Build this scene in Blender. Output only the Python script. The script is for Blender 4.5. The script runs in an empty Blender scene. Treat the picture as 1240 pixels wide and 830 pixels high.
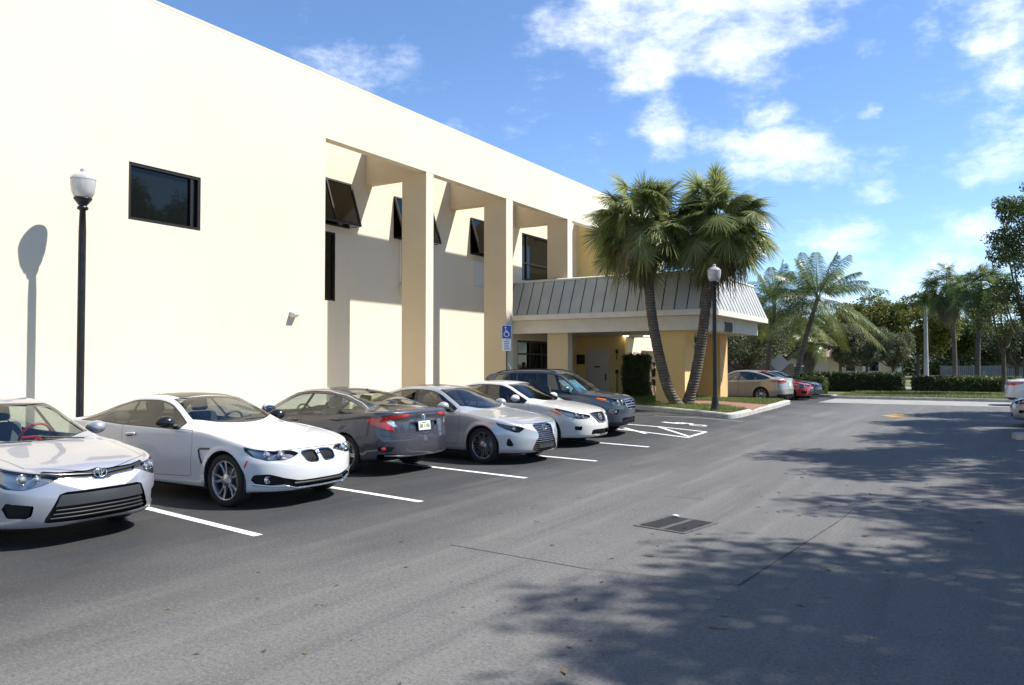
import bpy, math, random, colorsys
import numpy as np
from mathutils import Vector, Matrix
from mathutils.bvhtree import BVHTree

random.seed(7)
rng = np.random.default_rng(7)
S = bpy.context.scene
COL = S.collection
pi = math.pi
R = math.radians

# ------------------------------------------------------------------ camera
CAM_H = 1.8
YAW, PITCH, FPX = 31.811, 1.514, 946.0
cam_d = bpy.data.cameras.new("camera")
cam_d.sensor_width = 36.0
cam_d.lens = FPX / 1240.0 * 36.0
cam_d.clip_start = 0.1
cam_d.clip_end = 5000
cam = bpy.data.objects.new("camera", cam_d)
COL.objects.link(cam)
cam.location = (0, 0, CAM_H)
cam.rotation_euler = (R(90 + PITCH), 0, R(YAW))
S.camera = cam

# ------------------------------------------------------------------ exposure
S.render.engine = 'CYCLES'
S.view_settings.view_transform = 'Standard'
S.view_settings.look = 'None'
S.view_settings.exposure = 0.80
S.view_settings.gamma = 1.0
S.view_settings.use_curve_mapping = False
S.cycles.max_bounces = 8
S.cycles.transparent_max_bounces = 16
S.cycles.caustics_reflective = False
S.cycles.caustics_refractive = False
try:
    S.cycles.use_denoising = True
except Exception:
    pass

# ------------------------------------------------------------------ sun and sky
SUN = Vector((1.0, 0.65, 1.55)).normalized()
sun_el = math.asin(SUN.z)
sun_rot = math.atan2(SUN.x, SUN.y)            # clockwise from +Y
sd = bpy.data.lights.new("sun", 'SUN')
sd.energy = 5.0
sd.angle = R(0.8)
sd.color = (1.0, 0.955, 0.89)
so = bpy.data.objects.new("sun", sd)
COL.objects.link(so)
so.location = (30, 20, 45)
so.rotation_euler = SUN.to_track_quat('Z', 'Y').to_euler()

world = bpy.data.worlds.new("World")
S.world = world
world.use_nodes = True
wt = world.node_tree
wt.nodes.clear()
WN = lambda t: wt.nodes.new(t)
def wl(a, b): wt.links.new(a, b)
w_out = WN('ShaderNodeOutputWorld')
w_bg = WN('ShaderNodeBackground')
w_bg.inputs['Strength'].default_value = 0.13
sky = WN('ShaderNodeTexSky')
sky.sky_type = 'NISHITA'
sky.sun_disc = False
sky.sun_elevation = sun_el
sky.sun_rotation = sun_rot
sky.altitude = 5
sky.air_density = 0.8
sky.dust_density = 0.0
sky.ozone_density = 6.0
# clouds: banks of noise placed by compass direction and height above the horizon
tc = WN('ShaderNodeTexCoord')
sep = WN('ShaderNodeSeparateXYZ'); wl(tc.outputs['Generated'], sep.inputs[0])
az = WN('ShaderNodeMath'); az.operation = 'ARCTAN2'; wl(sep.outputs['X'], az.inputs[0]); wl(sep.outputs['Y'], az.inputs[1])
el = WN('ShaderNodeMath'); el.operation = 'ARCSINE'; wl(sep.outputs['Z'], el.inputs[0])
cmb = WN('ShaderNodeCombineXYZ'); wl(az.outputs[0], cmb.inputs[0]); wl(el.outputs[0], cmb.inputs[1])
def sky_uv(px, py):
    """pixel of the photograph -> compass direction and elevation"""
    d = Vector(((px - 620) / FPX, -(py - 415) / FPX, -1.0))
    d = (cam.rotation_euler.to_matrix() @ d).normalized()
    return math.atan2(d.x, d.y), math.asin(d.z)
def vnoise(scale, detail, rough, stretch=(1, 1, 1)):
    mp = WN('ShaderNodeMapping'); mp.inputs['Scale'].default_value = stretch; wl(cmb.outputs[0], mp.inputs['Vector'])
    n = WN('ShaderNodeTexNoise'); n.inputs['Scale'].default_value = scale; n.inputs['Detail'].default_value = detail; n.inputs['Roughness'].default_value = rough
    wl(mp.outputs[0], n.inputs['Vector']); return n
n_w = vnoise(9., 5, .6)
warp = WN('ShaderNodeVectorMath'); warp.operation = 'MULTIPLY_ADD'
wl(n_w.outputs['Color'], warp.inputs[0]); warp.inputs[1].default_value = (.11, .07, 0); wl(cmb.outputs[0], warp.inputs[2])
sub0 = WN('ShaderNodeVectorMath'); sub0.operation = 'SUBTRACT'; wl(warp.outputs[0], sub0.inputs[0]); sub0.inputs[1].default_value = (.055, .035, 0)
acc = None
def cloud_patch(p0, p1, width, amount):
    """a bank of cloud stretched between two sky directions; width in photograph pixels"""
    global acc
    u0, v0 = sky_uv(*p0); u1, v1 = sky_uv(*p1); width = width / FPX
    mp = WN('ShaderNodeMapping'); mp.vector_type = 'TEXTURE'
    L = max(math.hypot(u1 - u0, v1 - v0) * .5 + width * .6, width)
    mp.inputs['Location'].default_value = ((u0 + u1) / 2, (v0 + v1) / 2, 0)
    mp.inputs['Rotation'].default_value = (0, 0, math.atan2(v1 - v0, u1 - u0))
    mp.inputs['Scale'].default_value = (L, width, 1)
    wl(sub0.outputs[0], mp.inputs['Vector'])
    ln = WN('ShaderNodeVectorMath'); ln.operation = 'LENGTH'; wl(mp.outputs[0], ln.inputs[0])
    mr = WN('ShaderNodeMapRange'); mr.interpolation_type = 'SMOOTHSTEP'
    mr.inputs['From Min'].default_value = 1.5; mr.inputs['From Max'].default_value = 0.1
    mr.inputs['To Min'].default_value = 0; mr.inputs['To Max'].default_value = amount
    wl(ln.outputs['Value'], mr.inputs['Value'])
    if acc is None: acc = mr.outputs[0]
    else:
        mx = WN('ShaderNodeMath'); mx.operation = 'MAXIMUM'; wl(acc, mx.inputs[0]); wl(mr.outputs[0], mx.inputs[1]); acc = mx.outputs[0]
for a in [((690, 15), (1010, -20), 75, 1.1), ((800, 55), (960, 45), 45, 1.1), ((755, 90), (800, 60), 50, 1.0),
          ((785, 130), (815, 175), 34, .85), ((850, 165), (1050, 200), 34, 1.05), ((905, 140), (945, 132), 20, .95),
          ((1030, 235), (1080, 228), 20, .85), ((1160, 30), (1240, 10), 40, .95), ((1195, 95), (1250, 80), 32, .9),
          ((1170, 200), (1260, 165), 38, .85), ((1120, 300), (1240, 275), 34, .85), ((350, 78), (510, 84), 30, .62),
          ((965, 300), (1045, 300), 30, .7), ((1090, 350), (1240, 335), 45, .8), ((1060, 130), (1075, 132), 13, .7),
          ((540, 150), (570, 152), 16, .5), ((1118, 20), (1125, 45), 22, .6), ((1000, 350), (1060, 345), 45, .6),
          ((200, -350), (700, -420), 120, .95), ((-500, 150), (-200, 200), 130, .8), ((1400, 60), (1800, 150), 120, .95), ((1300, 250), (1900, 260), 90, .8)]:
    cloud_patch(*a)
n_c = vnoise(15., 11, .66, (.8, 1.55, 1))
nm = WN('ShaderNodeMath'); nm.operation = 'MULTIPLY_ADD'; wl(n_c.outputs['Fac'], nm.inputs[0]); nm.inputs[1].default_value = 2.5; nm.inputs[2].default_value = -1.42
ad = WN('ShaderNodeMath'); ad.operation = 'ADD'; wl(acc, ad.inputs[0]); wl(nm.outputs[0], ad.inputs[1])
cm = WN('ShaderNodeMapRange'); cm.interpolation_type = 'SMOOTHSTEP'
cm.inputs['From Min'].default_value = -0.02; cm.inputs['From Max'].default_value = 1.5
cm.inputs['To Max'].default_value = 0.97
wl(ad.outputs[0], cm.inputs['Value'])
ccol = WN('ShaderNodeMix'); ccol.data_type = 'RGBA'
n_s = vnoise(11., 5, .55)
ccol.inputs[6].default_value = (5.2, 5.7, 6.6, 1)
ccol.inputs[7].default_value = (7.6, 7.7, 7.9, 1)
cs = WN('ShaderNodeMapRange'); cs.inputs['From Min'].default_value = .35; cs.inputs['From Max'].default_value = .62; wl(n_s.outputs['Fac'], cs.inputs['Value'])
wl(cs.outputs[0], ccol.inputs[0])
wmix = WN('ShaderNodeMix'); wmix.data_type = 'RGBA'
wl(cm.outputs[0], wmix.inputs[0]); wl(sky.outputs[0], wmix.inputs[6]); wl(ccol.outputs[2], wmix.inputs[7])
wl(wmix.outputs[2], w_bg.inputs['Color'])
wl(w_bg.outputs[0], w_out.inputs['Surface'])

# ================================================================== helpers
def tag(o, label=None, cat=None, group=None, kind=None):
    if label: o['label'] = label
    if cat: o['category'] = cat
    if group: o['group'] = group
    if kind: o['kind'] = kind
    return o

def empty(name, loc=(0, 0, 0), rz=0.0, label=None, cat=None, group=None):
    o = bpy.data.objects.new(name, None)
    COL.objects.link(o)
    o.empty_display_size = .2
    o.location = loc
    o.rotation_euler = (0, 0, rz)
    return tag(o, label, cat, group)

def kids(o):
    return [c for c in COL.objects if c.parent == o]

def copy_tree(o, parent=None):
    c = o.copy()
    COL.objects.link(c)
    c.parent = parent
    for ch in kids(o):
        copy_tree(ch, c)
    return c

class MB:
    """collects faces and links them as ONE mesh object"""
    def __init__(s):
        s.v = []; s.f = []; s.m = []; s.smooth = []
    def add(s, vs, fs, mi=0, smooth=False):
        b = len(s.v)
        s.v += [tuple(p) for p in vs]
        for f in fs:
            s.f.append(tuple(b + i for i in f)); s.m.append(mi); s.smooth.append(smooth)
        return s
    def box(s, x0, x1, y0, y1, z0, z1, mi=0, M=None):
        vs = [(x, y, z) for z in (z0, z1) for y in (y0, y1) for x in (x0, x1)]
        if M is not None: vs = [tuple(M @ Vector(p)) for p in vs]
        return s.add(vs, [(0, 2, 3, 1), (4, 5, 7, 6), (0, 1, 5, 4), (2, 6, 7, 3), (0, 4, 6, 2), (1, 3, 7, 5)], mi)
    def rbox(s, x0, x1, y0, y1, z0, z1, r=.02, mi=0, M=None, seg=2):
        """box with bevelled edges"""
        import bmesh
        bm = bmesh.new()
        bmesh.ops.create_cube(bm, size=1)
        for v in bm.verts:
            v.co = Vector((x0 + (v.co.x + .5) * (x1 - x0), y0 + (v.co.y + .5) * (y1 - y0), z0 + (v.co.z + .5) * (z1 - z0)))
        bmesh.ops.bevel(bm, geom=bm.edges[:], offset=r, segments=seg, profile=.5, affect='EDGES', clamp_overlap=True)
        bm.verts.index_update()
        vs = [v.co.copy() for v in bm.verts]
        if M is not None: vs = [M @ p for p in vs]
        s.add(vs, [[v.index for v in f.verts] for f in bm.faces], mi, True)
        bm.free()
        return s
    def tube(s, pts, rad, n=8, mi=0, caps=True, smooth=True):
        pts = [Vector(p) for p in pts]
        rr = rad if isinstance(rad, (list, tuple)) else [rad] * len(pts)
        vs = []; fs = []
        t0 = (pts[1] - pts[0]).normalized()
        a = t0.orthogonal().normalized()
        for i, p in enumerate(pts):
            t = (pts[min(i + 1, len(pts) - 1)] - pts[max(i - 1, 0)]).normalized()
            a = (a - t * a.dot(t)).normalized()
            b = t.cross(a)
            for k in range(n):
                an = 2 * pi * k / n
                vs.append(p + (a * math.cos(an) + b * math.sin(an)) * rr[i])
        for i in range(len(pts) - 1):
            for k in range(n):
                fs.append((i * n + k, i * n + (k + 1) % n, (i + 1) * n + (k + 1) % n, (i + 1) * n + k))
        s.add(vs, fs, mi, smooth)
        if caps:
            s.add([vs[k] for k in range(n)], [tuple(reversed(range(n)))], mi)
            s.add([vs[(len(pts) - 1) * n + k] for k in range(n)], [tuple(range(n))], mi)
        return s
    def lathe(s, prof, n=24, M=None, mi=0, smooth=True, closed=False):
        """prof: list of (r, z) round the z axis"""
        vs = []; fs = []
        for (r, z) in prof:
            for k in range(n):
                a = 2 * pi * k / n
                p = Vector((r * math.cos(a), r * math.sin(a), z))
                vs.append(M @ p if M is not None else p)
        m = len(prof)
        for i in range(m if closed else m - 1):
            j = (i + 1) % m
            for k in range(n):
                fs.append((i * n + k, i * n + (k + 1) % n, j * n + (k + 1) % n, j * n + k))
        return s.add(vs, fs, mi, smooth)
    def torus(s, c, ax, R0, r0, n=32, m=8, mi=0, sx=1., sy=1.):
        """ring round axis ax through c, optionally an ellipse"""
        q = Vector(ax).to_track_quat('Z', 'Y').to_matrix()
        vs = []; fs = []
        for i in range(n):
            a = 2 * pi * i / n
            for k in range(m):
                b = 2 * pi * k / m
                rr = R0 + r0 * math.cos(b)
                p = Vector((rr * math.cos(a) * sx, rr * math.sin(a) * sy, r0 * math.sin(b)))
                vs.append(Vector(c) + q @ p)
        for i in range(n):
            for k in range(m):
                fs.append((i * m + k, ((i + 1) % n) * m + k, ((i + 1) % n) * m + (k + 1) % m, i * m + (k + 1) % m))
        return s.add(vs, fs, mi, True)
    def prism(s, poly, ax, h0, h1, mi=0, M=None):
        """polygon (2d) extruded along axis ax ('x','y','z') from h0 to h1"""
        def P(u, v, h):
            return {'x': (h, u, v), 'y': (u, h, v), 'z': (u, v, h)}[ax]
        n = len(poly)
        vs = [P(u, v, h0) for u, v in poly] + [P(u, v, h1) for u, v in poly]
        if M is not None: vs = [tuple(M @ Vector(p)) for p in vs]
        fs = [(i, (i + 1) % n, n + (i + 1) % n, n + i) for i in range(n)] + [tuple(reversed(range(n))), tuple(range(n, 2 * n))]
        return s.add(vs, fs, mi)
    def ball(s, c, rx, ry=None, rz=None, n=16, m=10, mi=0, M=None):
        ry = rx if ry is None else ry; rz = rx if rz is None else rz
        vs = []; fs = []
        for i in range(m + 1):
            t = pi * i / m
            for k in range(n):
                a = 2 * pi * k / n
                p = Vector((rx * math.sin(t) * math.cos(a), ry * math.sin(t) * math.sin(a), rz * math.cos(t)))
                if M is not None: p = M @ p
                vs.append(Vector(c) + p)
        for i in range(m):
            for k in range(n):
                fs.append((i * n + k, (i + 1) * n + k, (i + 1) * n + (k + 1) % n, i * n + (k + 1) % n))
        return s.add(vs, fs, mi, True)
    def build(s, name, mats, parent=None, recalc=False):
        me = bpy.data.meshes.new(name)
        me.from_pydata(s.v, [], s.f)
        for m in (mats if isinstance(mats, (list, tuple)) else [mats]):
            me.materials.append(m)
        me.polygons.foreach_set('material_index', s.m)
        me.polygons.foreach_set('use_smooth', s.smooth)
        if recalc:
            import bmesh
            bm = bmesh.new(); bm.from_mesh(me)
            bmesh.ops.recalc_face_normals(bm, faces=bm.faces[:])
            bm.to_mesh(me); bm.free()
        me.update()
        o = bpy.data.objects.new(name, me)
        COL.objects.link(o)
        o.parent = parent
        return o

def np_mesh(name, V, F, mats, parent=None, mi=None, smooth=True, normals=None):
    """fast mesh from numpy arrays; F is (n,3) or (n,4)"""
    me = bpy.data.meshes.new(name)
    k = F.shape[1]
    me.vertices.add(len(V)); me.vertices.foreach_set('co', np.asarray(V, np.float32).ravel())
    me.loops.add(F.size); me.loops.foreach_set('vertex_index', F.astype(np.int32).ravel())
    me.polygons.add(len(F))
    me.polygons.foreach_set('loop_start', np.arange(0, F.size, k, dtype=np.int32))
    me.polygons.foreach_set('loop_total', np.full(len(F), k, np.int32))
    for m in (mats if isinstance(mats, (list, tuple)) else [mats]):
        me.materials.append(m)
    if mi is not None: me.polygons.foreach_set('material_index', np.asarray(mi, np.int32))
    me.update(calc_edges=True)
    me.validate()
    me.polygons.foreach_set('use_smooth', np.full(len(me.polygons), smooth))
    if normals is not None:
        me.normals_split_custom_set_from_vertices([tuple(n) for n in normals])
    o = bpy.data.objects.new(name, me)
    COL.objects.link(o)
    o.parent = parent
    return o

# ------------------------------------------------------------------ materials
def mat(name, col=(.5, .5, .5), rough=.6, metal=0., coat=0., spec=.5, **kw):
    m = bpy.data.materials.new(name)
    m.use_nodes = True
    b = m.node_tree.nodes['Principled BSDF']
    b.inputs['Base Color'].default_value = (*col, 1)
    b.inputs['Roughness'].default_value = rough
    b.inputs['Metallic'].default_value = metal
    b.inputs['Coat Weight'].default_value = coat
    b.inputs['Coat Roughness'].default_value = .03
    b.inputs['Specular IOR Level'].default_value = spec
    for k, v in kw.items():
        b.inputs[k].default_value = v
    return m

class NT:
    """small helper to add nodes to a material"""
    def __init__(s, m):
        s.t = m.node_tree; s.b = s.t.nodes['Principled BSDF']
        s.tc = s.t.nodes.new('ShaderNodeTexCoord')
    def n(s, t, **kw):
        nd = s.t.nodes.new(t)
        for k, v in kw.items(): setattr(nd, k, v)
        return nd
    def l(s, a, b): s.t.links.new(a, b)
    def noise(s, scale, detail=4, rough=.55, vec=None, coord='Object', stretch=None):
        nd = s.n('ShaderNodeTexNoise')
        nd.inputs['Scale'].default_value = scale; nd.inputs['Detail'].default_value = detail; nd.inputs['Roughness'].default_value = rough
        v = vec or s.tc.outputs[coord]
        if stretch:
            mp = s.n('ShaderNodeMapping'); mp.inputs['Scale'].default_value = stretch; s.l(v, mp.inputs['Vector']); v = mp.outputs[0]
        s.l(v, nd.inputs['Vector'])
        return nd.outputs['Fac']
    def ramp(s, fac, stops):
        nd = s.n('ShaderNodeValToRGB')
        e = nd.color_ramp.elements
        while len(e) < len(stops): e.new(.5)
        for q, (p, c) in zip(e, stops):
            q.position = p; q.color = (*c, 1) if len(c) == 3 else c
        s.l(fac, nd.inputs['Fac'])
        return nd.outputs['Color']
    def mix(s, fac, a, b, mode='MIX'):
        nd = s.n('ShaderNodeMix', data_type='RGBA', blend_type=mode)
        for sock, v in ((0, fac), (6, a), (7, b)):
            if hasattr(v, 'is_output'): s.l(v, nd.inputs[sock])
            else: nd.inputs[sock].default_value = v if sock == 0 else (*v, 1)
        return nd.outputs[2]
    def math(s, op, a, b=None, c=None):
        nd = s.n('ShaderNodeMath', operation=op)
        for i, v in enumerate((a, b, c)):
            if v is None: continue
            if hasattr(v, 'is_output'): s.l(v, nd.inputs[i])
            else: nd.inputs[i].default_value = v
        return nd.outputs[0]
    def maprange(s, v, a, b, c=0., d=1.):
        nd = s.n('ShaderNodeMapRange'); s.l(v, nd.inputs['Value'])
        for k, x in zip(('From Min', 'From Max', 'To Min', 'To Max'), (a, b, c, d)): nd.inputs[k].default_value = x
        return nd.outputs[0]
    def bump(s, h, strength=.3, dist=.01):
        nd = s.n('ShaderNodeBump'); nd.inputs['Strength'].default_value = strength; nd.inputs['Distance'].default_value = dist
        s.l(h, nd.inputs['Height']); s.l(nd.outputs[0], s.b.inputs['Normal'])
    def col(s, c): s.l(c, s.b.inputs['Base Color'])
    def rough(s, c): s.l(c, s.b.inputs['Roughness'])

def noisy(name, c0, c1, scale=3., rough=.85, bump=.2, bscale=60., bdist=.004, spec=.3):
    m = mat(name, c0, rough, spec=spec)
    t = NT(m)
    t.col(t.ramp(t.noise(scale, 6), [(.3, c0), (.7, c1)]))
    if bump: t.bump(t.noise(bscale, 4), bump, bdist)
    return m

def glass_mat(name, tint=(.55, .62, .6), refl=1.0):
    """a single pane: see-through with a tint, reflecting more at a glancing angle"""
    m = bpy.data.materials.new(name); m.use_nodes = True
    t = m.node_tree; t.nodes.clear()
    o = t.nodes.new('ShaderNodeOutputMaterial'); mx = t.nodes.new('ShaderNodeMixShader')
    tr = t.nodes.new('ShaderNodeBsdfTransparent'); gl = t.nodes.new('ShaderNodeBsdfGlossy')
    ge = t.nodes.new('ShaderNodeNewGeometry'); dt = t.nodes.new('ShaderNodeVectorMath'); dt.operation = 'DOT_PRODUCT'
    t.links.new(ge.outputs['Incoming'], dt.inputs[0]); t.links.new(ge.outputs['Normal'], dt.inputs[1])
    def mth(op, a, b=None):
        n = t.nodes.new('ShaderNodeMath'); n.operation = op; n.use_clamp = op != 'ABSOLUTE'
        for i, v in enumerate((a, b)):
            if v is None: continue
            if hasattr(v, 'is_output'): t.links.new(v, n.inputs[i])
            else: n.inputs[i].default_value = v
        return n.outputs[0]
    # reflectance of a pane, the same from both sides
    fr = mth('MULTIPLY_ADD', mth('POWER', mth('SUBTRACT', 1.0, mth('ABSOLUTE', dt.outputs['Value'])), 5.0), .92)
    fr.node.inputs[2].default_value = .075
    tr.inputs['Color'].default_value = (*tint, 1); gl.inputs['Roughness'].default_value = .01
    gl.inputs['Color'].default_value = (refl, refl, refl, 1)
    t.links.new(fr, mx.inputs[0]); t.links.new(tr.outputs[0], mx.inputs[1]); t.links.new(gl.outputs[0], mx.inputs[2])
    t.links.new(mx.outputs[0], o.inputs['Surface'])
    return m

def text_mb(body, size, mb, M, mi=0, ext=.002, bold=0.0):
    """writing as flat raised letters, laid on the plane of matrix M (x right, y up)"""
    cu = bpy.data.curves.new('writing', 'FONT')
    cu.body = body; cu.size = size; cu.extrude = ext; cu.align_x = 'CENTER'; cu.align_y = 'CENTER'; cu.resolution_u = 3; cu.offset = bold
    ob = bpy.data.objects.new('writing', cu); COL.objects.link(ob)
    dg = bpy.context.evaluated_depsgraph_get()
    me = bpy.data.meshes.new_from_object(ob.evaluated_get(dg))
    mb.add([M @ v.co for v in me.vertices], [tuple(p.vertices) for p in me.polygons], mi)
    bpy.data.objects.remove(ob); bpy.data.curves.remove(cu); bpy.data.meshes.remove(me)

# ------------------------------------------------------------------ where a line of sight of the photograph meets the place
_cm = cam.rotation_euler.to_matrix()
def sight(px, py):
    return _cm @ Vector(((px - 620) / FPX, -(py - 415) / FPX, -1.0))
def sst(t):
    t = min(max(t, 0.), 1.); return t * t * (3 - 2 * t)
def G(x, y):
    """height of the ground: the lot rises a little away from its drain towards the entrance"""
    return .2 * sst((y - 13) / 11) * sst((-x - 3) / 5) * (1 - sst((y - 31) / 7))
def at_ground(px, py, dz=0.):
    d = sight(px, py); z = 0.
    for _ in range(12):
        t = (z + dz - CAM_H) / d.z; p = d * t; z = G(p.x, p.y)
    return Vector((p.x, p.y, z + dz))
def at_x(px, py, X):
    d = sight(px, py); return Vector((0, 0, CAM_H)) + d * (X / d.x)
def at_y(px, py, Y):
    d = sight(px, py); return Vector((0, 0, CAM_H)) + d * (Y / d.y)
def at_d(px, py, depth):
    return Vector((0, 0, CAM_H)) + sight(px, py) * depth

MT = {}
MT['dark'] = mat('black_lining', (.012, .012, .012), .8)
MT['brake'] = mat('brake_disc', (.25, .25, .25), .4, .9)
MT['tyre'] = noisy('tyre_rubber', (.018, .018, .018), (.028, .027, .026), 20, .75, .2, 200, .001)
MT['gap'] = mat('panel_gap', (.01, .01, .01), .7)
MT['rubber'] = mat('black_trim', (.012, .012, .013), .25)
MT['plastic'] = mat('black_plastic', (.018, .018, .019), .55)
MT['chrome'] = mat('chrome', (.75, .75, .76), .12, 1.)
MT['darkchrome'] = mat('dark_chrome', (.22, .22, .23), .2, 1.)
MT['lining'] = mat('cabin_lining', (.075, .077, .085), .75)
MT['seat'] = mat('seat_cloth', (.11, .11, .12), .85)
MT['seat_tan'] = mat('seat_leather', (.30, .27, .22), .6)
MT['glass'] = glass_mat('tinted_glass', (.62, .68, .62))
MT['glass_dark'] = glass_mat('dark_tinted_glass', (.30, .29, .26))
MT['glass_clear'] = glass_mat('screen_glass', (.62, .71, .76))
MT['cover'] = glass_mat('lamp_cover', (.97, .98, .99), .22)
MT['mirror'] = mat('mirror_glass', (.7, .72, .75), .02, 1.)
MT['lamp_house'] = mat('lamp_housing', (.33, .33, .345), .22, .75)
MT['lamp_dark'] = mat('dark_lamp_housing', (.08, .08, .085), .3, .5)
MT['lens'] = mat('lamp_lens', (.55, .58, .62), .05, .6)
MT['amber'] = mat('amber_lens', (.75, .17, .02), .15, coat=1.)
MT['red_lens'] = mat('red_lens', (.52, .012, .012), .12, coat=1.)
MT['grille'] = mat('grille_black', (.010, .010, .011), .6, spec=.25)
MT['plate'] = mat('plate_white', (.72, .74, .72), .4)
MT['plate_ink'] = mat('plate_green', (.03, .14, .06), .5)
MT['orange'] = mat('plate_orange', (.8, .3, .04), .5)
MT['rim_silver'] = mat('rim_silver', (.45, .45, .46), .3, .85, coat=.3)
MT['rim_grey'] = mat('rim_grey', (.27, .265, .26), .32, .85, coat=.3)
MT['blue'] = mat('badge_blue', (.02, .08, .35), .2, coat=1.)
MT['white'] = mat('badge_white', (.8, .8, .8), .3)
MT['plate_grey'] = mat('bumper_grey_panel', (.032, .034, .038), .5)
def paint(name, col, metal=0., rough=.35):
    m = mat(name, col, rough, metal, coat=1.)
    if metal:
        t = NT(m)
        v = t.n('ShaderNodeTexVoronoi'); v.inputs['Scale'].default_value = 900; t.l(t.tc.outputs['Object'], v.inputs['Vector'])
        t.b.inputs['Roughness'].default_value = rough
        t.col(t.mix(.12, col, v.outputs['Color'], 'SOFT_LIGHT'))
    return m
MT['p_silver'] = paint('silver_paint', (.40, .41, .45), .55, .34)
MT['p_white'] = paint('white_paint', (.60, .605, .61), 0., .35)
MT['p_pearl'] = paint('pearl_white_paint', (.60, .595, .565), 0., .3)
MT['p_grey'] = paint('grey_paint', (.062, .062, .078), .5, .35)
MT['p_lsilver'] = paint('light_silver_paint', (.46, .48, .50), .5, .34)
MT['p_blue'] = paint('blue_grey_paint', (.055, .072, .095), .5, .35)
MT['p_beige'] = paint('beige_paint', (.40, .36, .30), .5, .36)
MT['p_red'] = paint('red_paint', (.42, .012, .02), .2, .3)
MT['p_black'] = paint('black_paint', (.012, .012, .016), .1, .3)
MT['sunshade'] = mat('sunshade_foil', (.1, .5, .6), .3, .3)
_t = NT(MT['sunshade'])
_t.col(_t.ramp(_t.noise(5., 3), [(.3, (.02, .45, .75)), (.45, (.10, .65, .72)), (.55, (.55, .8, .75)), (.68, (.7, .3, .55))]))

# ================================================================== cars
def pchip(pts, x):
    """smooth monotone curve through control points"""
    p = np.array(sorted(pts), float); X, Y = p[:, 0], p[:, 1]
    h = np.diff(X); d = np.diff(Y) / h
    m = np.zeros(len(X)); m[0] = d[0]; m[-1] = d[-1]
    for i in range(1, len(X) - 1):
        if d[i - 1] * d[i] > 0:
            w1 = 2 * h[i] + h[i - 1]; w2 = h[i] + 2 * h[i - 1]
            m[i] = (w1 + w2) / (w1 / d[i - 1] + w2 / d[i])
    x = np.clip(np.asarray(x, float), X[0], X[-1])
    i = np.clip(np.searchsorted(X, x) - 1, 0, len(h) - 1)
    t = (x - X[i]) / h[i]
    return ((1 + 2 * t) * (1 - t) ** 2 * Y[i] + t * (1 - t) ** 2 * h[i] * m[i] + t * t * (3 - 2 * t) * Y[i + 1] + t * t * (t - 1) * h[i] * m[i + 1])

def nss(t):
    t = np.clip(t, 0, 1); return t * t * (3 - 2 * t)

def psdf(u, v, poly):
    """signed distance to a polygon, negative inside"""
    P = np.array(poly, float); n = len(P)
    d = np.full(u.shape, 1e9); s = np.ones(u.shape)
    for i in range(n):
        a = P[i]; b = P[i - 1]
        ex, ey = b - a
        wx, wy = u - a[0], v - a[1]
        t = np.clip((wx * ex + wy * ey) / (ex * ex + ey * ey + 1e-12), 0, 1)
        d = np.minimum(d, (wx - ex * t) ** 2 + (wy - ey * t) ** 2)
        c1 = v >= a[1]; c2 = v < b[1]; c3 = ex * wy > ey * wx
        fl = (c1 & c2 & c3) | (~c1 & ~c2 & ~c3)
        s = np.where(fl, -s, s)
    return s * np.sqrt(d)

def AND(*a):
    r = a[0]
    for q in a[1:]: r = np.maximum(r, q)
    return r

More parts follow.
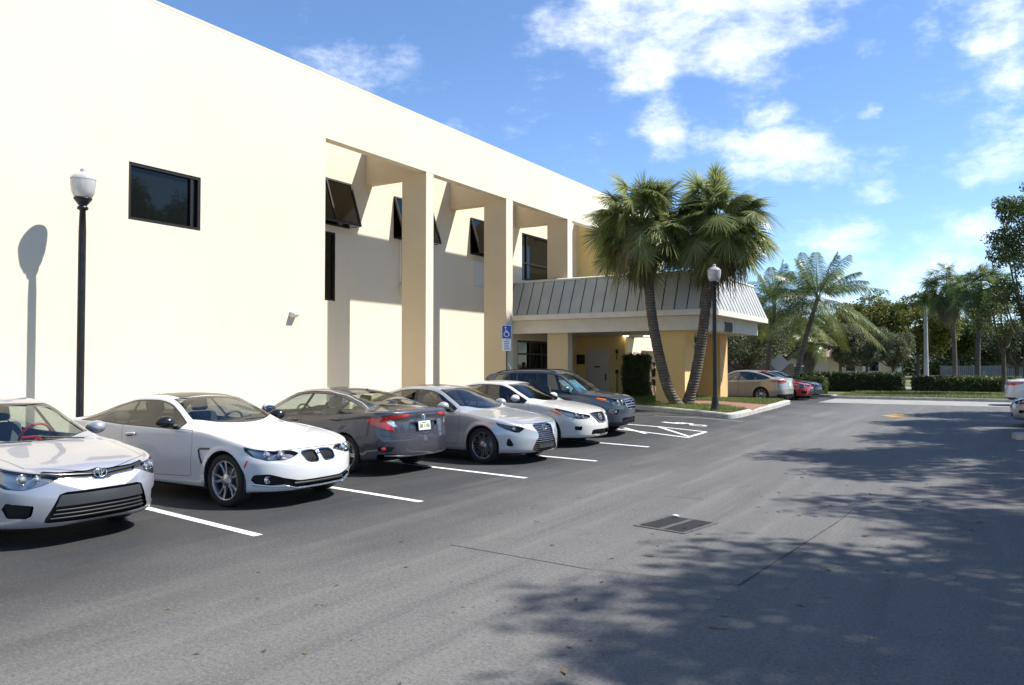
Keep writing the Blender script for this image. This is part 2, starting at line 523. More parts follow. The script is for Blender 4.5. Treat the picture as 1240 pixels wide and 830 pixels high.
class Shell:
    def __init__(s, V, T):
        s.V = V; s.T = T; s.lab = np.zeros(len(T), int); s.names = ['body']
        fn = np.cross(V[T[:, 1]] - V[T[:, 0]], V[T[:, 2]] - V[T[:, 0]])
        N = np.zeros_like(V)
        for k in range(3): np.add.at(N, T[:, k], fn)
        s.N = N / (np.linalg.norm(N, axis=1, keepdims=True) + 1e-12)
        s.bvh = BVHTree.FromPolygons([tuple(p) for p in V], [tuple(int(i) for i in t) for t in T])
    def L(s, name):
        if name not in s.names: s.names.append(name)
        return s.names.index(name)
    def cut(s, f):
        f = f.copy(); f[np.abs(f) < 2e-4] = 0.
        ft = f[s.T]; cr = (ft.min(1) < 0) & (ft.max(1) > 0)
        idx = np.nonzero(cr)[0]
        if len(idx) == 0: return
        nv = []; nn = []; base = len(s.V); cache = {}
        def mid(a, b):
            k = (a, b) if a < b else (b, a)
            if k not in cache:
                a, b = k; t = f[a] / (f[a] - f[b])
                cache[k] = base + len(nv)
                nv.append(s.V[a] + (s.V[b] - s.V[a]) * t); n = s.N[a] + (s.N[b] - s.N[a]) * t
                nn.append(n / (np.linalg.norm(n) + 1e-12))
            return cache[k]
        nt = []; nl = []
        for i in idx:
            t = [int(q) for q in s.T[i]]; l = s.lab[i]; sg = [np.sign(f[q]) for q in t]
            if 0 in sg:
                k = sg.index(0); a, b, c = t[k], t[(k + 1) % 3], t[(k + 2) % 3]
                p = mid(b, c); nt += [(a, b, p), (a, p, c)]; nl += [l, l]
            else:
                k = 0 if sg[1] == sg[2] else (1 if sg[0] == sg[2] else 2)
                a, b, c = t[k], t[(k + 1) % 3], t[(k + 2) % 3]
                p, q = mid(a, b), mid(a, c)
                nt += [(a, p, q), (p, b, c), (p, c, q)]; nl += [l, l, l]
        keep = ~cr
        s.T = np.vstack([s.T[keep], np.array(nt)]); s.lab = np.concatenate([s.lab[keep], np.array(nl)])
        s.V = np.vstack([s.V, np.array(nv)]); s.N = np.vstack([s.N, np.array(nn)])
    def cen(s, f): return f[s.T].mean(1)
    def region(s, name, fn, only=('body',), band=None, bw=.006):
        """cut along fn = 0 and give the inside a label; band labels a thin strip just outside"""
        s.cut(fn(s.V))
        if band: s.cut(fn(s.V) - bw)
        c = s.cen(fn(s.V)); al = np.isin(s.lab, [s.L(n) for n in only])
        s.lab[al & (c < 0)] = s.L(name)
        if band: s.lab[al & (c >= 0) & (c < bw)] = s.L(band)
    def tris(s, labels, side=0):
        m = np.isin(s.lab, [s.L(n) for n in labels])
        if side: m &= s.V[s.T].mean(1)[:, 1] * side > 0
        return m
    def out(s, name, labels, mats, parent, side=0, off=0., matof=None, shift=None, walls=0., srange=None):
        """link the triangles carrying these labels as one mesh"""
        m = s.tris(labels, side)
        if srange is not None:
            cx_ = s.V[s.T].mean(1)[:, 0]; m &= (cx_ > srange[0]) & (cx_ < srange[1])
        if not m.any(): return None
        T = s.T[m]; u, inv = np.unique(T, return_inverse=True)
        V = s.V[u] + s.N[u] * off; N = s.N[u]; F = inv.reshape(-1, 3)
        if shift is not None: V = V + np.array(shift)
        mi = None
        if matof: mi = [matof.get(s.names[q], 0) for q in s.lab[m]]
        if walls:
            ed = {}
            for t in F:
                for a, b in ((t[0], t[1]), (t[1], t[2]), (t[2], t[0])): ed[(int(a), int(b))] = 1
            be = [e for e in ed if (e[1], e[0]) not in ed]
            n0 = len(V); ids = {}; nv = []; nn = []; nf = []
            for a, b in be:
                for q in (a, b):
                    if q not in ids:
                        ids[q] = n0 + len(nv); nv.append(V[q]); nn.append(N[q]); nv.append(s.V[u][q]); nn.append(N[q])
                nf += [(ids[a], ids[b] , ids[b] + 1), (ids[a], ids[b] + 1, ids[a] + 1)]
            if nv:
                V = np.vstack([V, nv]); N = np.vstack([N, nn]); F = np.vstack([F, nf])
                if mi is not None: mi = list(mi) + [0] * len(nf)
        return np_mesh(name, V, F, mats, parent, mi, True, N)

def wheel(par, x, y, side, r, wd, style, m, spin=.3):
    """tyre and rim on the outside of a hub; axis along y"""
    M = Matrix.Translation((x, y, r)) @ Matrix.Rotation(-side * pi / 2, 4, 'X')       # local z points outwards
    h = wd / 2; rr = r * m.get('rimr', .70)
    hub = MB()
    hub.lathe([(rr * .98, -h * .9), (rr * .98, h * .55), (rr * .93, h * .5), (rr * .93, -h * .7), (.03, -h * .7)], 32, M)
    hub.lathe([(.04, h * .05), (rr * .72, h * .05), (rr * .72, -.02), (.04, -.02)], 32, M, 1)
    o = hub.build('wheel', [MT['dark'], MT['brake']], par)
    ty = MB()
    ty.lathe([(rr * .97, h * .80), (rr * 1.03, h * .97), (rr * 1.10, h * 1.0), (r * .93, h * .985), (r * .975, h * .90), (r * .995, h * .70), (r, h * .3), (r, -h * .3),
              (r * .995, -h * .7), (r * .975, -h * .9), (r * .93, -h), (rr * 1.05, -h * .97), (rr * .97, -h * .8)], 48, M)
    ty.build('tyre', MT['tyre'], o)
    rm = MB()
    rm.lathe([(rr * .92, h * .35), (rr * .94, h * .78), (rr * .975, h * .90), (rr * 1.02, h * .93), (rr * 1.02, h * .80)], 48, M)
    rm.lathe([(.001, h * .86), (.028, h * .86), (.034, h * .80), (.075, h * .74), (.085, h * .60), (.085, h * .2)], 24, M)
    def spoke(a, w0, w1, tw=0., r0=.06, r1=.95, z0=.74, z1=.86, th=.028):
        c, s_ = math.cos(a), math.sin(a)
        vs = []
        nseg = 4
        for i in range(nseg + 1):
            t = i / nseg; q = r0 + (rr * r1 - r0) * t; w = w0 + (w1 - w0) * t
            zz = h * (z0 + (z1 - z0) * t - .10 * math.sin(pi * t)); tt = tw * t
            for (k, dz) in ((-.5, -.006), (-.3, 0), (.3, 0), (.5, -.006), (.5, -th), (-.5, -th)):
                yv = k * w + tt
                vs.append(M @ Vector((q * c - yv * s_, q * s_ + yv * c, zz + dz)))
        fs = []
        for i in range(nseg):
            for k in range(6):
                fs.append((i * 6 + k, i * 6 + (k + 1) % 6, (i + 1) * 6 + (k + 1) % 6, (i + 1) * 6 + k))
        rm.add(vs, fs, 0, False)
    if style == 'double5':
        for i in range(5):
            a = spin + i * 2 * pi / 5
            spoke(a - .10, .034, .026, -.030); spoke(a + .10, .034, .026, .030)
    elif style == 'cross10':
        for i in range(10):
            a = spin + i * 2 * pi / 10
            spoke(a, .022, .016, .05); spoke(a, .022, .016, -.05)
    elif style == 'five':
        for i in range(5):
            spoke(spin + i * 2 * pi / 5, .06, .075)
    elif style == 'twist5':
        for i in range(5):
            a = spin + i * 2 * pi / 5
            spoke(a, .05, .03, .045); spoke(a + .15, .045, .028, .06)
    else:
        for i in range(9):
            spoke(spin + i * 2 * pi / 9, .034, .042)
    rm.build('rim', m['rim'], o)
    return o

def make_car(sp, name, label, cat='car', group=None):
    L, W = sp['L'], sp['W']
    h2 = L / 2
    Ly, Lz, ny, nz, zc = sp.get('front', (.62, .22, 2.5, 2.6, .47))
    Ry, Rz, rny, rnz, rzc = sp.get('rear', (.55, .2, 3.0, 3.0, .55))
    # stations
    e = (1 - np.cos(np.linspace(.02, 1, 26) * pi / 2)) * .75
    st = np.concatenate([e, np.arange(.79, L - .77, .042), (L - e)[::-1]])
    zt = pchip(sp['top'], st); zs = pchip(sp['belt'], st); wr = pchip(sp['rail'], st); cr = pchip(sp['crown'], st)
    wp = pchip(sp['plan'], st) * W; zb = pchip(sp.get('bottom', [(0, .2), (.8, .17), (L - .9, .18), (L, .27)]), st)
    zs = np.minimum(zs, zt - .03); zr = np.maximum(zt - cr, zs + .012)
    zm = sp.get('zm', .56)
    seg = [4, 2, 3, 5, 6, 4, 10, 5, 7]
    tum = sp.get('shoulder', .955)
    rings = []
    for i in range(len(st)):
        w = wp[i]; b = zb[i]; k = np.array([
            (0, b), (w * .80, b), (w * .945, b + .035), (w * .978, b + .15), (w, zm), (w * .985, zs[i] - .10),
            (max(w * tum, wr[i] + .01), zs[i]), (wr[i], zr[i]), (wr[i] * .72, zr[i] + (zt[i] - zr[i]) * .62), (0, zt[i])])
        tg = np.zeros_like(k)
        for j in range(len(k)):
            a = k[max(j - 1, 0)]; c = k[min(j + 1, len(k) - 1)]
            l0 = np.linalg.norm(k[j] - a) if j > 0 else 1e9; l1 = np.linalg.norm(c - k[j]) if j < len(k) - 1 else 1e9
            dv = c - a; tg[j] = dv / (np.linalg.norm(dv) + 1e-9) * min(l0, l1)
        tg[0] = (min(tg[0][0], .2), 0); tg[-1] = (-wr[i] * .72, 0)
        pts = []
        for j, n in enumerate(seg):
            t = np.linspace(0, 1, n, endpoint=False)[:, None]
            pts.append((1 + 2 * t) * (1 - t) ** 2 * k[j] + t * (1 - t) ** 2 * tg[j] + t * t * (3 - 2 * t) * k[j + 1] + t * t * (t - 1) * tg[j + 1])
        pts.append(k[-1:]); pts = np.vstack(pts)
        rings.append(pts)
    rings = np.array(rings)                     # stations x half points x (y,z)
    s_ = st[:, None] * np.ones(rings.shape[1])
    y = rings[:, :, 0]; z = rings[:, :, 1]
    def cap(y, z, d, Ly, Lz, ny, nz, zc):
        a = np.clip(1 - d / Ly, 0, 1); sy = np.maximum(1 - a ** ny, 0) ** (1 / ny)
        b = np.clip(1 - d / Lz, 0, 1); sz = np.maximum(1 - b ** nz, 0) ** (1 / nz); szb = np.maximum(1 - b ** 4.5, 0) ** (1 / 4.5)
        return y * sy, zc + (z - zc) * np.where(z > zc, sz, szb)
    y, z = cap(y, z, s_, Ly, Lz, ny, nz, zc)
    y, z = cap(y, z, L - s_, Ry, Rz, rny, rnz, rzc)
    x = h2 - s_
    if 'fprof' in sp: x = x + pchip(sp['fprof'], z) * nss(1 - s_ / .75)
    if 'rprof' in sp: x = x + pchip(sp['rprof'], z) * nss(1 - (L - s_) / .75)
    for fn in sp.get('disp', []):
        x, y, z = fn(x, y, z, s_)
    rw = sp['rw']; Ra = rw + sp.get('archgap', .045)
    xf = h2 - sp['fo']; xr = xf - sp['wb']
    for xa in (xf, xr):
        rd = np.hypot(x - xa, z - rw)
        y = y + sp.get('flare', .016) * np.exp(-((rd - Ra) / .055) ** 2) * (y > .6 * W) * (z < zs[:, None] - .02)
    ns, nh = y.shape
    # full rings: right side mirrored
    V = np.zeros((ns, 2 * nh - 2, 3))
    V[:, :nh, 0] = x; V[:, :nh, 1] = y; V[:, :nh, 2] = z
    V[:, nh:, 0] = x[:, -2:0:-1]; V[:, nh:, 1] = -y[:, -2:0:-1]; V[:, nh:, 2] = z[:, -2:0:-1]
    n2 = 2 * nh - 2
    i, j = np.meshgrid(np.arange(ns - 1), np.arange(n2), indexing='ij')
    a = i * n2 + j; b = i * n2 + (j + 1) % n2; c = (i + 1) * n2 + (j + 1) % n2; d = (i + 1) * n2 + j
    T = np.concatenate([np.stack([a, c, b], -1).reshape(-1, 3), np.stack([a, d, c], -1).reshape(-1, 3)])
    P = V.reshape(-1, 3)
    # close nose and tail
    k0 = len(P); P = np.vstack([P, V[0].mean(0), V[-1].mean(0)])
    f0 = np.stack([np.full(n2, k0), np.arange(n2), (np.arange(n2) + 1) % n2], -1)
    f1 = np.stack([np.full(n2, k0 + 1), (ns - 1) * n2 + (np.arange(n2) + 1) % n2, (ns - 1) * n2 + np.arange(n2)], -1)
    T = np.vstack([T, f0, f1])
    # outward orientation check
    sh = Shell(P, T)
    if (sh.N * (P - np.array([0, 0, .6]))).sum(1).mean() < 0:
        T = T[:, ::-1].copy(); sh = Shell(P, T)
    S_ = lambda V: h2 - V[:, 0]
    Y_ = lambda V: np.abs(V[:, 1])
    Z_ = lambda V: V[:, 2]
    cv = lambda key: (lambda V: pchip(sp[key], S_(V)))
    zsf = lambda V: np.minimum(pchip(sp['belt'], S_(V)), pchip(sp['top'], S_(V)) - .03)
    zrf = lambda V: np.maximum(pchip(sp['top'], S_(V)) - pchip(sp['crown'], S_(V)), zsf(V) + .012)
    car = empty(name, label=label, cat=cat, group=group)
    info = dict(sh=sh, car=car, h2=h2, L=L, W=W, S=S_, Y=Y_, Z=Z_, zsf=zsf, zrf=zrf, xf=xf, xr=xr, sp=sp)
    paint = sp['paint']
    # wheel arches
    for xa in (xf, xr):
        sh.region('hole', lambda V: AND(np.hypot(V[:, 0] - xa, V[:, 2] - rw) - Ra, .5 - Y_(V)), ('body',), band='lip', bw=.012)
    # side windows
    sw = sp['sidewin']          # front foot s, rear: s at belt, s at rail; pillars
    def dlo(V):
        s, z = S_(V), Z_(V); bz = zsf(V)
        hgt = np.maximum(zrf(V) - bz, .01)
        rear = sw['r0'] + (sw['r1'] - sw['r0']) * np.clip((z - bz) / .33, -.2, 1.3)
        front = sw['f0'] + (sw['f1'] - sw['f0']) * np.clip((z - bz) / .33, -.2, 1.3)
        return AND(bz + sw.get('lo', .015) - z, z - (zrf(V) - sw.get('hi', .045)), (front - s) * .7, (s - rear) * .7, .25 - Y_(V))
    sh.region('win', dlo, ('body',), band='wtrim', bw=sw.get('trim', .018))
    for sb, hw, tilt in sw['pillars']:
        sh.region('pillar', lambda V: np.abs(S_(V) - (sb + tilt * (Z_(V) - 1.15))) - hw, ('win',))
    # windscreen and rear glass
    def screen(V, s0, s1, bow0, bow1, marg, rear=False):
        s, yy = S_(V), Y_(V)
        lat = yy - (pchip(sp['rail'], s) - marg)
        if not rear: return AND((s0 + bow0 * yy * yy) - s, s - (s1 + bow1 * yy * yy), lat, .7 - Z_(V))
        return AND((s1 - bow1 * yy * yy) - s, s - (s0 - bow0 * yy * yy), lat, .7 - Z_(V))
    ws = sp['ws']; rs = sp['rs']
    sh.region('wscreen', lambda V: screen(V, *ws), ('body',), band='rubber', bw=.014)
    sh.region('rscreen', lambda V: screen(V, *rs, True), ('body',), band='rubber', bw=.014)
    # lower cladding
    if sp.get('clad'):
        sh.region('clad', lambda V: sp['clad'](S_(V), Y_(V), Z_(V)), ('body', 'lip'))
    sh.region('under', lambda V: Z_(V) - (sp.get('floor', .215)), ('body',))
    for fn in sp.get('pre', []): fn(info)
    # bonnet, doors, boot lid
    hd = sp['hood']            # (s front, s rear, y front, y rear)
    def hood(V):
        s, yy = S_(V), Y_(V)
        t = np.clip((s - hd[0]) / (hd[1] - hd[0]), 0, 1)
        return AND(hd[0] + .9 * yy * yy * hd[4] - s, s - hd[1] - .12 * yy * yy, yy - (hd[2] + (hd[3] - hd[2]) * t ** .8), (hd[5] if len(hd) > 5 else .6) - Z_(V))
    sh.region('bonnet', hood, ('body',), band='gap', bw=.008)
    if 'boot' in sp:
        b0, b1, b2, b3 = sp['boot']        # s where the lid starts, half width at its top and at its foot, height of the foot
        def boot(V):
            t = np.clip((Z_(V) - b3) / .3, 0, 1)
            return AND(b0 - .1 * Y_(V) ** 2 - S_(V), Y_(V) - (b2 + (b1 - b2) * t ** .7), b3 - Z_(V))
        sh.region('boot', boot, ('body',), band='gap', bw=.007)
    doors = sp['doors']
    for k, dr in enumerate(doors):
        def dfn(V):
            s, z = S_(V), Z_(V)
            f = psdf(s, z, dr)
            return AND(f, .5 - Y_(V), z - zsf(V) - .004)
        sh.region('door%d' % k, dfn, ('body',), band='gap', bw=.006)
    for fn in sp.get('cuts', []): fn(info)
    # ---- link
    mo = {'gap': 1, 'rubber': 2, 'lip': 0, 'clad': 3, 'under': 3, 'wtrim': 4, 'pillar': 2, 'black': 3, 'chrome': 5}
    mats = [paint, MT['gap'], MT['rubber'], MT['plastic'], sp.get('trim', MT['rubber']), MT['chrome']]
    body = sh.out('body', ['body', 'gap', 'rubber', 'lip', 'clad', 'under', 'wtrim', 'pillar', 'black', 'chrome'], mats, car, matof=mo)
    sh.out('interior_lining', ['body', 'gap', 'rubber', 'lip', 'bonnet', 'boot'] + ['door%d' % k for k in range(len(doors))], MT['lining'], body, off=-.035, srange=(h2 - sp['rs'][0] - .25, h2 - sp['ws'][0] - .05))
    for sd in (1, -1):
        for k, dr in enumerate(doors):
            do = sh.out('door', ['door%d' % k], paint, car, side=sd)
            hs, hz = sp['handles'][k]
            hb = MB(); p, n = surf(info, 'side', hs, hz, sd)
            Mh = Matrix.Translation(p) @ Matrix.Rotation(R(-3), 4, 'Y')
            hb.rbox(-.105, .105, -.012, .034, -.018, .018, .012, 0, Mh)
            hb.rbox(-.10, .02, -.02 if sd > 0 else -.005, .005 if sd > 0 else .02, -.03, -.012, .006, 1, Mh)
            hb.v = [(a, (b if sd > 0 else 2 * p.y - b), c_) for a, b, c_ in hb.v]
            hb.build('handle', [sp.get('handle_mat', paint), MT['gap']], do, recalc=True)
            sh  # keep
        sh.out('side_window', ['win'], sp.get('glass', MT['glass']), car, side=sd)
    bo = sh.out('bonnet', ['bonnet'], paint, car)
    if 'boot' in sp: sh.out('boot_lid', ['boot'], paint, car)
    sh.out('windscreen', ['wscreen'], MT['glass_clear'], car)
    sh.out('rear_window', ['rscreen'], sp.get('rglass', MT['glass']), car)
    # wheel housings
    for xa in (xf, xr):
        for sd in (1, -1):
            n = 20; vs = []; wl_ = MB()
            for q in range(n + 1):
                a = -.3 + (pi + .6) * q / n
                for yy in (.5, W * pchip(sp['plan'], [h2 - xa])[0] - .015):
                    vs.append((xa + (Ra + .008) * math.cos(a), sd * yy, rw + (Ra + .008) * math.sin(a)))
            vs += [(xa, sd * .5, rw)]
            wl_.add(vs, [(2 * q, 2 * q + 1, 2 * q + 3, 2 * q + 2) for q in range(n)] + [(2 * q, 2 * q + 2, 2 * n + 2) for q in range(n)], 0, True)
            wl_.build('wheel_housing', MT['dark'], body)
    for xa in (xf, xr):
        for sd in (1, -1):
            wt_ = W * pchip(sp['plan'], [h2 - xa])[0]
            wheel(car, xa, sd * (wt_ - .115 - sp.get('inset', .012)), sd, rw, .215, sp['rim_style'], sp, spin=.3 + xa)
    # mirrors
    ms, mz_ = sp['mirror']
    for sd in (1, -1):
        p, n = surf(info, 'side', ms, mz_ - .05, sd)
        mb = MB()
        c = Vector((h2 - ms - .02, sd * (abs(p.y) + .135), mz_ + .015))
        Mx = Matrix.Rotation(R(12 * -sd), 4, 'Z')
        vs0 = len(mb.v)
        mb.ball((0, 0, 0), .115, .125, .082, 18, 12)
        vv = []
        for q in mb.v:
            a, b, c2 = q
            if a < -.02: a = -.02 + (a + .02) * .25          # flat back that holds the glass
            a -= .04 * abs(b / .125) ** 2
            c2 *= 1 - .18 * (b * sd / .125) * (1 if c2 < 0 else .4)
            vv.append(tuple(c + Mx @ Vector((a, b, c2))))
        mb.v = vv
        mb.tube([p + Vector((-.01, -.03 * sd, 0)), p + Vector((-.02, .05 * sd, .01)), c + Vector((0, -.06 * sd, -.055))], [.03, .026, .03], 8, 1)
        mo_ = mb.build('wing_mirror', [sp.get('mirror_mat', paint), MT['plastic']], car)
        g = MB(); g.ball(tuple(c + Vector((-.045, 0, 0))), .012, .10, .062, 16, 8)
        g.build('mirror_glass', MT['mirror'], mo_)
    # cabin
    cab = sp['cabin']          # dash s, front seat s, rear seat s, seat z
    ds, fs_, rs_, sz = cab
    ins = MB()
    yw = W * .80
    zd = sp['dash_z']
    ins.rbox(h2 - ds - .55, h2 - ds + .12, -yw, yw, .55, zd, .06)
    ins.box(h2 - rs_ - .5, h2 - ds, -yw, yw, .28, .34)
    ins.build('dashboard', MT['lining'], car)
    swl = MB(); wc = Vector((h2 - ds - .62, .37, zd + .03))
    swl.torus(wc, (-.9, 0, .45), .18, .016, 28, 8)
    swl.tube([wc + Vector((.03, 0, -.02)), wc + Vector((.25, 0, -.12))], .04, 8)
    swl.tube([wc + Vector((0, -.17, 0)), wc + Vector((0, .17, 0))], .018, 6)
    swl.build('steering_wheel', sp.get('wheel_mat', MT['dark']), car)
    for ys in (.37, -.37):
        se = MB()
        Mb = Matrix.Translation((h2 - fs_, ys, sz)) @ Matrix.Rotation(R(-18), 4, 'Y')
        se.rbox(-.02, .50, -.25, .25, -.12, .10, .05, 0, Matrix.Translation((h2 - fs_, ys, sz)))
        se.rbox(-.10, .06, -.24, .24, 0, .62, .06, 0, Mb)
        hr = se
        hr.rbox(-.07, .04, -.13, .13, .64, .84, .045, 0, Mb)
        se.build('seat', sp.get('seat_mat', MT['seat']), car)
    re_ = MB()
    Mb = Matrix.Translation((h2 - rs_, 0, sz - .02)) @ Matrix.Rotation(R(-24), 4, 'Y')
    re_.rbox(-.02, .45, -.62, .62, -.12, .1, .06, 0, Matrix.Translation((h2 - rs_, 0, sz)))
    re_.rbox(-.12, .05, -.62, .62, 0, sp.get('rear_back', .52), .06, 0, Mb)
    for ys in (.38, -.38):
        re_.rbox(-.09, .02, ys - .12, ys + .12, sp.get('rear_back', .52) + .01, sp.get('rear_back', .52) + .15, .04, 0, Mb)
    re_.build('rear_seat', sp.get('seat_mat', MT['seat']), car)
    for fn in sp.get('extra', []): fn(info)
    return car

def surf(I, how, a, b, sd=1):
    """a point on the car's skin: 'front' (y,z), 'rear' (y,z), 'side' (s,z), 'top' (s,y)"""
    h2 = I['h2']; bv = I['sh'].bvh
    if how == 'front': o, d = Vector((h2 + 1, a, b)), Vector((-1, 0, 0))
    elif how == 'rear': o, d = Vector((-h2 - 1, a, b)), Vector((1, 0, 0))
    elif how == 'side': o, d = Vector((h2 - a, 3 * sd, b)), Vector((0, -sd, 0))
    else: o, d = Vector((h2 - a, b, 3)), Vector((0, 0, -1))
    p, n, i, t = bv.ray_cast(o, d)
    if p is None: p, n, i, t = bv.find_nearest(o + d * 2)
    return p, n

def surf_tube(I, how, pts, rad, mat_, name, parent, sd=1, n=6, lift=0., fine=8):
    """a strip laid along the skin"""
    out = []
    for (a0, b0), (a1, b1) in zip(pts[:-1], pts[1:]):
        for q in range(fine):
            t = q / fine; p, nn = surf(I, how, a0 + (a1 - a0) * t, b0 + (b1 - b0) * t, sd); out.append(p + nn * lift)
    p, nn = surf(I, how, *pts[-1], sd); out.append(p + nn * lift)
    m = MB(); m.tube(out, rad, n)
    return m.build(name, mat_, parent)

def lamp_part(I, label, name, parent, depth=.05, housing=None, rings=(), cover=True, how='front'):
    """a lamp: recessed housing with reflectors behind a clear cover, one on each side"""
    sh = I['sh']
    for sd in (1, -1):
        ho = sh.out(name, [label], housing or MT['lamp_house'], parent, side=sd, off=-depth, walls=1)
        if ho is None: continue
        for (a, b, r) in rings:
            p, n = surf(I, how, a * sd, b)
            m = MB(); ax = (1, 0, 0) if how == 'front' else (-1, 0, 0)
            c = p - Vector(ax) * depth * .75
            m.torus(c, ax, r, r * .16, 24, 6)
            m.ball(c - Vector(ax) * r * .2, r * .78, r * .78, r * .78, 14, 8, 1)
            m.build('reflector', [MT['chrome'], MT['lens']], ho)
        if cover: sh.out('lamp_cover', [label], MT['cover'], ho, side=sd, off=.001)

def grille_part(I, label, name, parent, depth=.05, mat_=None):
    return I['sh'].out(name, [label], mat_ or MT['grille'], parent, off=0, shift=(-depth, 0, 0), walls=1)

def front_q(I, V): return I['Y'](V) * .8 + I['S'](V) * .6
def rear_q(I, V): return I['Y'](V) * .8 + (I['L'] - I['S'](V)) * .6

def plate(I, parent, how, z, text=None, w=.305, h=.152, name='number_plate'):
    p, n = surf(I, how, 0, z)
    n = Vector((1 if how == 'front' else -1, 0, .12)).normalized()
    xa = Vector((0, 1 if how == 'front' else -1, 0)); ya = n.cross(xa).normalized()
    p = p + n * .012
    M = Matrix((( xa.x, ya.x, n.x, p.x), (xa.y, ya.y, n.y, p.y), (xa.z, ya.z, n.z, p.z), (0, 0, 0, 1)))
    mb = MB(); mb.rbox(-w / 2, w / 2, -h / 2, h / 2, -.012, .004, .004, 0, M)
    if text:      # the characters are too small to read: short green strokes round an orange fruit
        for x in (-.115, -.085, -.055, .055, .085, .115): mb.box(x - .010, x + .010, -.034, .030, .0042, .0056, 1, M)
        mb.box(-.07, .07, .045, .062, .0042, .0056, 1, M)
        mb.add([M @ Vector((.024 * math.cos(q * pi / 6), .026 * math.sin(q * pi / 6) - .002, .0058)) for q in range(12)], [tuple(range(12))], 2)
    return mb.build(name, [MT['plate'], MT['plate_ink'], MT['orange']], parent)

# ================================================================== ground
MT['asphalt'] = mat('asphalt', (.09, .09, .09), .74, spec=.45)
t = NT(MT['asphalt'])
sx = t.n('ShaderNodeSeparateXYZ'); t.l(t.tc.outputs['Object'], sx.inputs[0])
big = t.noise(.35, 5, .6); mid = t.noise(2.3, 6, .65); strk = t.noise(1.0, 5, .6, stretch=(1.1, .16, 1)); fine = t.noise(55., 3, .6); grit = t.noise(190., 2, .7)
lane = t.maprange(t.math('ADD', sx.outputs[0], t.math('MULTIPLY', t.math('SUBTRACT', big, .5), 3.6)), -6.9, -4.3)      # worn, paler wheel lane; dark sealed bays
lines_ = t.noise(3.2, 4, .6, stretch=(1.0, .05, 1))            # tyre-worn streaks along the lane
base = t.mix(lane, (.019, .0195, .021), (.090, .0885, .085))
lf = t.math('MULTIPLY_ADD', lane, .7, .3)
near = t.maprange(t.math('ADD', sx.outputs[1], t.math('MULTIPLY', t.math('SUBTRACT', strk, .5), 6.)), 10., 3.)
lane2 = t.maprange(t.math('ADD', sx.outputs[0], t.math('MULTIPLY', t.math('SUBTRACT', big, .5), 3.)), -5.4, -3.2)
base = t.mix(t.math('MULTIPLY', t.math('MULTIPLY', near, lane2), .50), base, (.165, .162, .152))
base = t.mix(t.math('MULTIPLY', lf, t.maprange(strk, .42, .70, 0, .50)), base, (.125, .123, .117))
base = t.mix(t.math('MULTIPLY', lf, t.maprange(lines_, .52, .72, 0, .55)), base, (.17, .167, .158))
base = t.mix(t.maprange(lines_, .46, .30, 0, .5), base, (.045, .045, .047))
base = t.mix(t.maprange(mid, .52, .70, 0, .30), base, (.045, .045, .048))
grain = t.noise(30., 4, .75)
base = t.mix(t.math('MULTIPLY', lf, t.maprange(grain, .52, .66, 0, .42)), base, (.20, .197, .188))
base = t.mix(t.maprange(grain, .48, .34, 0, .55), base, (.030, .030, .032))
base = t.mix(t.math('MULTIPLY', lf, t.maprange(fine, .56, .68, 0, .42)), base, (.26, .256, .245))
base = t.mix(t.maprange(fine, .44, .32, 0, .5), base, (.026, .026, .028))
base = t.mix(t.math('MULTIPLY', lf, t.maprange(grit, .55, .72, 0, .55)), base, (.27, .265, .25))
base = t.mix(t.maprange(grit, .45, .30, 0, .6), base, (.026, .026, .028))
t.col(base)
t.bump(t.math('ADD', t.math('MULTIPLY', grit, .6), t.math('MULTIPLY', fine, .5)), .55, .008)
MT['road_pale'] = noisy('pale_road', (.22, .216, .205), (.30, .294, .28), 1.2, .9, .3, 120, .004)
MT['concrete'] = noisy('concrete', (.40, .39, .36), (.52, .51, .47), 2.5, .88, .3, 90, .004)
MT['kerb'] = noisy('kerb_concrete', (.34, .33, .30), (.50, .485, .445), 3.5, .88, .3, 60, .004)
MT['soil'] = noisy('lawn_soil', (.075, .085, .030), (.13, .135, .05), 2.0, .95, .5, 30, .02)
MT['white_line'] = noisy('line_paint', (.62, .63, .62), (.80, .81, .80), 9., .7, .3, 150, .002)
t = NT(MT['white_line']); wn_ = t.noise(14., 6, .7); wn2 = t.noise(2.2, 3)
t.col(t.mix(t.math('MULTIPLY', t.maprange(wn_, .56, .66), t.maprange(wn2, .35, .6, .15, 1)), t.ramp(t.noise(9., 4), [(.3, (.60, .61, .60)), (.7, (.76, .77, .76))]), (.07, .07, .072)))
MT['faint_line'] = noisy('faint_line_paint', (.16, .17, .19), (.30, .32, .35), 5., .8, .3, 150, .002)
MT['yellow_line'] = noisy('yellow_paint', (.45, .24, .03), (.60, .34, .06), 9., .7, .3, 150, .002)
MT['tar'] = noisy('tar_joint', (.022, .022, .023), (.075, .074, .072), 9, .85, 0)
MT['brick'] = mat('brick_paving', (.3, .12, .08), .85, spec=.3)
t = NT(MT['brick'])
bt = t.n('ShaderNodeTexBrick'); bt.inputs['Scale'].default_value = 4.5
for k, c in (('Color1', (.27, .125, .09, 1)), ('Color2', (.20, .095, .07, 1)), ('Mortar', (.22, .17, .14, 1))): bt.inputs[k].default_value = c
bt.inputs['Mortar Size'].default_value = .015
t.l(t.tc.outputs['Object'], bt.inputs['Vector'])
t.col(t.mix(t.maprange(t.noise(2., 4), .4, .7, 0, .4), bt.outputs['Color'], (.30, .17, .13)))

